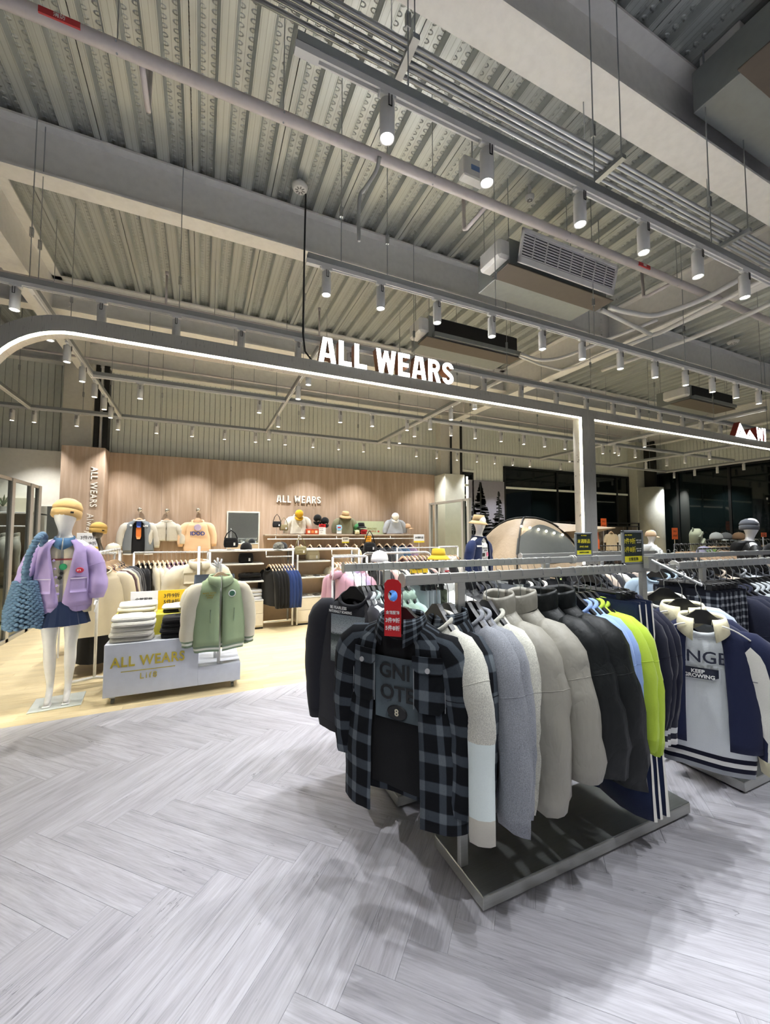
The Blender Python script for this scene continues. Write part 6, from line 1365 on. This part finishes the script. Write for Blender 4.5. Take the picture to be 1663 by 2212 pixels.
wrail('white T bar rail beside the glass screen', (3.28, 5.25, 1.35), (3.62, 5.25, 1.35))
row([('2A2C30', 'striped black shirt', 'sw'), ('E8E4DA', 'white gauze shirt', 'sh'), ('E2DDD0', 'ivory gauze shirt', 'sh'), ('2E3036', 'dark striped shirt', 'sw')], (3.32, 5.25, 0), (.08, 0, 0), 1.362, .3, 'on the T bar rail', 'shirts on the T bar rail', L=.6)
# ------------------------------------------------------------------ mannequin in navy jacket, other mannequins
def dressed(label, loc, rz, m_j, m_in, scale=1.0, m_sl=None, hood=False, pr=None, gap=.3, inpr=None, arms=((.24, .03, 1.16), (.27, -.03, .95))):
    q = thing('mannequin', label, 'mannequin', loc, rz); q.scale = (scale,) * 3; figure(q, False, arms)
    wear(garment('jacket', 'x', 'x', m_j, (0, 0, 1.625), PI / 2, hook=.125, m_sleeve=m_sl, gap=gap, bs=1.7, L=.66, sh=.205, w=.255, t=.075, nk=.09, zs=-.69, r0=.082, r1=.06, out=.06, fold=.005, wr=.01, flat=.95, collar='hood' if hood else 'rib', ncirc=28, cuff=m_sl or m_j, cuffh=.05, prints=pr), q)
    if m_in: wear(garment('shirt', 'x', 'x', m_in, (0, 0, 1.622), PI / 2, hook=.125, sleeves=None, bs=1.45, L=.70, sh=.16, w=.2, t=.068, nk=.07, collar='rib', ncirc=24, prints=inpr), q)
    for s in (-1, 1):
        MB().tube([(s * .075, 0, .98), (s * .085, 0, .55), (s * .08, .02, .1)], [.11, .09, .085], 12).build('trouser_leg', FAB('24262C'), q, True)
    MB().lathe([(0, -.012), (.17, -.012), (.17, -.004), (0, -.004)], n=24).build('base_plate', m_steel, q); return q
nb_ = m_ink_k
p = ay(1034, 1140, 5.0); YM = 5.0; mx = p.x
dressed('white mannequin in navy varsity jacket before the tent', (mx, YM, .012), math.radians(22), FAB('1E2A4C'), FAB('E6E9EC'), 1.0, FAB('22305A'), False, [patch(.08, .19, -.28, -.255, m_ink_w, 'shoulder_patch', .012)], .42,
        [ptext('KINDNESS', .035, 0, -.30, nb_), ptext('IS FREE', .03, 0, -.335, nb_), patch(-.09, -.03, -.42, -.36, M('pink_print', 'E07A98', .6), 'print', .012), patch(.02, .08, -.42, -.37, nb_, 'print', .012), ptext('GOOD DAYS', .026, 0, -.455, nb_), ptext('ARE HERE', .026, 0, -.485, nb_), ptext('AT LIF8', .026, 0, -.515, nb_)])
bucket('tan bucket hat on the navy jacket mannequin', (mx - .004, YM, 1.745), 'CDB48A', 1.02, .12, .5)
p = ay(1405, 1150, 5.0); dressed('white mannequin in pale hooded denim jacket', (p.x, 5.0, .012), math.radians(70), FAB('BFC3C4'), FAB('D9D9D6'), .885, None, True); cap('beige cap on the pale denim mannequin', (p.x, 5.0, 1.50), 'CDB293', math.radians(70), s=1.0)
p = ay(1618, 1150, 2.95); dressed('white mannequin in black hooded jacket with grey beanie', (p.x, 2.95, .012), math.radians(40), FAB('1A1B1D', 'nylon'), FAB('C8B9A0'), .96, None, True, None, .2); beanie('dark grey beanie on the black jacket mannequin', (p.x, 2.95, 1.60), '5C5F66', 1.0, .05, rz=.6)
p = ay(1692, 1150, 2.55); dressed('white mannequin in black sweatshirt with white script at the edge', (p.x, 2.55, .012), math.radians(35), FAB('131415'), None, .94, None, True, [ptext('Lifestyle', .1, .02, -.33, m_ink_w, bold=.0)], .02); cap('black cap on the mannequin at the picture edge', (p.x - .03, 2.54, 1.56), '17181A', .7, 'L', s=1.05)
# ------------------------------------------------------------------ tan dome tent
tn = thing('dome_tent', 'tan dome tent with black poles and dark mesh window', 'tent', (5.95, 6.25, 0), math.radians(-4)); m_tan = FAB('A5947E', 'nylon'); A_, B_, H_ = 1.05, .95, 1.86
def dome(u, v, k=1.0):
    th = 2 * PI * u; ph = v * PI / 2; e = 1 + .20 * abs(math.sin(2 * th)) ** 1.5 * math.cos(ph)
    return (A_ * e * math.cos(th) * math.cos(ph) ** .8 * k, B_ * e * math.sin(th) * math.cos(ph) ** .8 * k, H_ * math.sin(ph) ** .9 * k)
n, kk = 48, 12
MB().loft([[dome(q / n, j / kk) for q in range(n)] for j in range(kk + 1)]).build('canopy', m_tan, tn, True)
for a in (.125, .375):
    pts = [dome(a, j / 14, 1.012) for j in range(15)] + [dome(a + .5, (13 - j) / 14, 1.012) for j in range(14)]; MB().tube(pts, .016, 8).build('pole', m_black, tn, True)
def dpatch(us, m, name, k=1.015):
    rings = [[dome(u, v, k) for v in vs] for u, vs in us]; MB().loft(rings, False).build(name, m, tn, True)
U = [.62 + .22 * i / 10 for i in range(11)]
dpatch([(u, [.34 + .38 * (j / 5) * math.sin(PI * (.12 + .76 * i / 10)) + .10 * (1 - math.sin(PI * (.12 + .76 * i / 10))) for j in range(6)]) for i, u in enumerate(U)], M('dark_mesh', '4B4F4E', .7), 'mesh_window')
dpatch([(.86 + .08 * i / 5, [.02 + .5 * (j / 5) * (1 - abs(i / 2.5 - 1) * .7) for j in range(6)]) for i in range(6)], M('tent_inside', '2A2622', .9), 'doorway', 1.012)
MB().add([dome(.92, .75, 1.02), (A_ + .15, -B_ - .1, 1.66), dome(.84, .6, 1.03), dome(.98, .5, 1.03)], [(0, 1, 2), (0, 3, 1)]).build('awning', m_tan, tn).modifiers.new('t', 'SOLIDIFY').thickness = .006
for (u, v) in ((.68, .3), (.76, .25), (.83, .3)): MB().tube([dome(u, v, 1.02), (dome(u, 0)[0] * 1.25, dome(u, 0)[1] * 1.3, .01)], .004, 5).build('guy_line', m_black, tn)
for k in range(6): MB().ball(dome(.63 + .035 * k, .66 - .02 * k, 1.04), .022, 10, 8).build('string_bulb', EMIT('warm_bulb', 'FFF2D2', 6), tn, True)
# tree banner on the siding wall
p0, p1 = ay(1012, 1036, 9.66), ay(1090, 1110, 9.66)
bn = thing('wall_banner', 'large wall print of dark fir trees against a grey sky', 'banner'); MB().box(p0.x, p1.x, 9.66, 9.69, .9, p0.z).build('print_sheet', M('grey_sky_print', '8E8C98', .7), bn)
def fir(cx, z0, h, w_, n, sd):
    b = MB(); r_ = random.Random(sd); b.box(cx - .02, cx + .02, 9.655, 9.6585, z0, z0 + h)
    for i in range(n):
        t_ = r_.random() ** .8; z = z0 + h * t_; l_ = w_ * (1 - t_) * (.5 + .6 * r_.random()) + .03; s = r_.choice((-1, 1)); dz = (.15 - .3 * r_.random()) * l_
        xe = max(p0.x + .005, min(p1.x - .005, cx + s * l_)); b.add([(cx, 9.656, z - .02), (cx, 9.656, z + .02), (xe, 9.656, z + dz + .012), (xe, 9.656, z + dz - .03)], [(0, 1, 2, 3)])
    return b.build('printed_tree', M('black_tree_print', '15191A', .8), bn)
fir(p0.x + .42, .95, p0.z - 1.0, .62, 190, 3); fir(p1.x - .22, .95, p0.z - 1.25, .42, 90, 9); fir(p0.x + .15, .95, 1.5, .4, 80, 5)
# ------------------------------------------------------------------ black wall frames and low racks at the rear right
m_blk = M('black_frame_paint', '151516', .5)
fr = thing('frame_rack', 'black steel wall frame rack along the night window', 'frame rack'); xs = [8.6, 9.6, 10.5, 11.25, 12.2, 13.2, 13.8]
for x in xs: MB().cbox(x - .02, x + .02, 9.1, 9.14, 0, 1.93, .003).build('upright', m_blk, fr)
for z in (1.91, 1.80, .25): MB().cbox(8.6, 13.8, 9.1, 9.14, z - .015, z + .015, .003).build('cross_bar', m_blk, fr)
MB().box(8.6, 13.8, 9.2, 9.22, .25, 1.78).build('back_panel', M('taupe_panel', '6E6358', .8), fr)
for (px, hx, nm, ty) in ((1228, '8F908E', 'grey wool cardigan', 'sh'), (1245, '93957E', 'olive long vest', 'tk'), (1255, '9A9C86', 'second olive vest', 'tk'), (1318, 'D8C5A4', 'cream polo shirt', 'ts'), (1345, 'E4E3DC', 'white polo shirt', 'ts'), (1365, '202226', 'black polo shirt', 'ts')):
    x = ay(px, 1150, 9.05).x; lab = nm + ' on the black wall frame'; garment('shirt', lab, 'shirt', FAB(hx), (x, 9.02, 1.77), PI / 2, 'tops on the black wall frame', sleeves=None if ty == 'tk' else ('short' if ty == 'ts' else 'long'), collar='rib', ncirc=18, nsl=8, zs=-.72, L=.66, sh=.23, w=.27); hanger('wood', (x, 9.02, 1.77), PI / 2, 'hanger of the ' + lab, 'hangers on the black wall frame')
def olabel(label, px, py, Y, w_, h_):
    p = ay(px, py, Y); r = card(label, p.x, Y, p.z, w_, h_, 'E2662F', [('SALE', h_ * .22, 0, h_ * .7, m_ink_k), ('2件8折', h_ * .2, 0, h_ * .3, m_ink_k)]); stand('black rod of the ' + label, p.x, Y + .012, 0, p.z); return r
olabel('orange sale card high on the black wall frame', 1304, 1143, 9.0, .26, .35); olabel('small orange sale card beside the lit portal leg', 1287, 1166, 6.3, .17, .17); olabel('wide orange sale card beside the lit portal leg', 1287, 1186, 5.9, .22, .2); olabel('orange sale card before the corner window', 1458, 1165, 6.5, .24, .3); olabel('orange sale card beside the edge mannequin', 1650, 1160, 2.9, .13, .06)
def lowrack(label, x0, x1, y, z, items, grp, where):
    t = thing('low_rack', label, 'clothes rack'); MB().tube([(x0, y, .02), (x0, y, z), (x1, y, z), (x1, y, .02)], .014, 8).build('frame', m_blk, t, True)
    for x in (x0, x1): MB().tube([(x, y - .22, .02), (x, y + .22, .02)], .014, 8).build('foot', m_blk, t)
    n = len(items); row(items, (x0 + .08, y, 0), ((x1 - x0 - .16) / max(1, n - 1), 0, 0), z + .012, .25, where, grp)
cyc = lambda n, hx, nm, ty: [(hx[i % len(hx)], ORD[i] + ' ' + nm[i % len(nm)], ty) for i in range(n)]
lowrack('low black rack of trousers behind the lit portal leg', 7.3, 8.7, 6.2, 1.28, cyc(10, ['3A2F2A', '1C1C1E', '232326', '4A3C34'], ['brown trousers', 'black trousers', 'ink trousers', 'cocoa trousers'], 'tr'), 'trousers behind the portal leg', 'behind the portal leg')
lowrack('black rack with pale wood hangers before the corner window', 7.6, 9.6, 4.4, 1.36, cyc(16, ['2A2B2E', 'C9B3A2', '6A625A', 'DAD6CE'], ['black jacket', 'sand jacket', 'taupe jacket', 'ivory jacket'], 'sw'), 'jackets before the corner window', 'before the corner window')
lowrack('long low black rack below the side window caps', 9.4, 12.4, 4.9, 1.42, cyc(18, ['202124', '2B2C30', '8B8C8A', '57585A'], ['black coat', 'charcoal coat', 'pale grey coat', 'grey coat'], 'sw'), 'coats below the caps', 'below the side window caps')
lowrack('low black rack beside the edge mannequins', 6.6, 8.2, 3.5, 1.33, cyc(14, ['1D1E20', '6E6A5E', '26272A', 'B4A79A'], ['black fleece', 'olive fleece', 'soot fleece', 'tan fleece'], 'sw'), 'fleeces beside the edge mannequins', 'beside the edge mannequins')
for (lab, px, py, Y, hx, rz) in (('pale grey cap on the long low rack', 1547, 1165, 4.9, 'A7ABA9', .6), ('grey cap with a red side panel on the long low rack', 1568, 1165, 4.9, '6D7072', .3), ('tan beanie shaped cap near the edge mannequin', 1596, 1165, 4.7, '8F7358', .2), ('lavender cap on a rod before the corner rack', 1521, 1198, 4.2, 'A9A6C4', .5)):
    p = ay(px, py, Y); cap(lab, (p.x, Y, p.z), hx, rz, s=1.25); stand('rod of the ' + lab, p.x, Y, 0, p.z)
p = ay(1506, 1186, 4.6); bp = thing('backpack', 'olive canvas backpack hanging over the low racks', 'backpack', (p.x, p.y, p.z), 0, None, (0, -.35, .3))
MB().loft([[(.17 * k * sup(math.cos(2 * PI * q / 20), .5), .09 * k * sup(math.sin(2 * PI * q / 20), .6), z) for q in range(20)] for z, k in ((0, .85), (.04, 1), (.22, 1.02), (.33, .95), (.37, .8), (.37, 0))], True, capa=True).build('pack_body', FAB('8C917A'), bp, True); MB().cbox(-.13, .13, -.125, -.07, .03, .18, .015).build('front_pocket', FAB('979C86'), bp); MB().cbox(-.15, .15, -.10, -.06, .25, .31, .01).build('flap', FAB('7F846E'), bp)
MB().tube([(-.05, .03, .36), (0, .03, .43), (.05, .03, .36)], .01, 8).build('handle', FAB('6B7060'), bp, True); stand('rod of the olive backpack', p.x, p.y, 0, p.z)
p = ay(1540, 1214, 4.0); leafy('spiky green plant behind the right rack', (p.x, 4.0, p.z - .02), 16, .26, '7FA35A', pot='4A4A46'); stand('tall stand of the spiky plant', p.x, 4.0, 0, p.z - .022)
p = ay(1212, 1262, 4.4); leafy('small green plant behind the front rails', (p.x, 4.4, p.z - .1), 12, .18, '8AB04A', pot='8A5A44'); stand('tall stand of the small plant', p.x, 4.4, 0, p.z - .102)
# glowing strip stands in for a lamp reflection on the narrow window
tag(MB().box(7.0, 7.06, 9.69, 9.697, 2.35, 3.22).build('lamp_reflection', EMIT('lamp_reflection', 'FFF6DC', 2.0)), 'tall painted lamp reflection glowing on the narrow dark window', 'lamp')
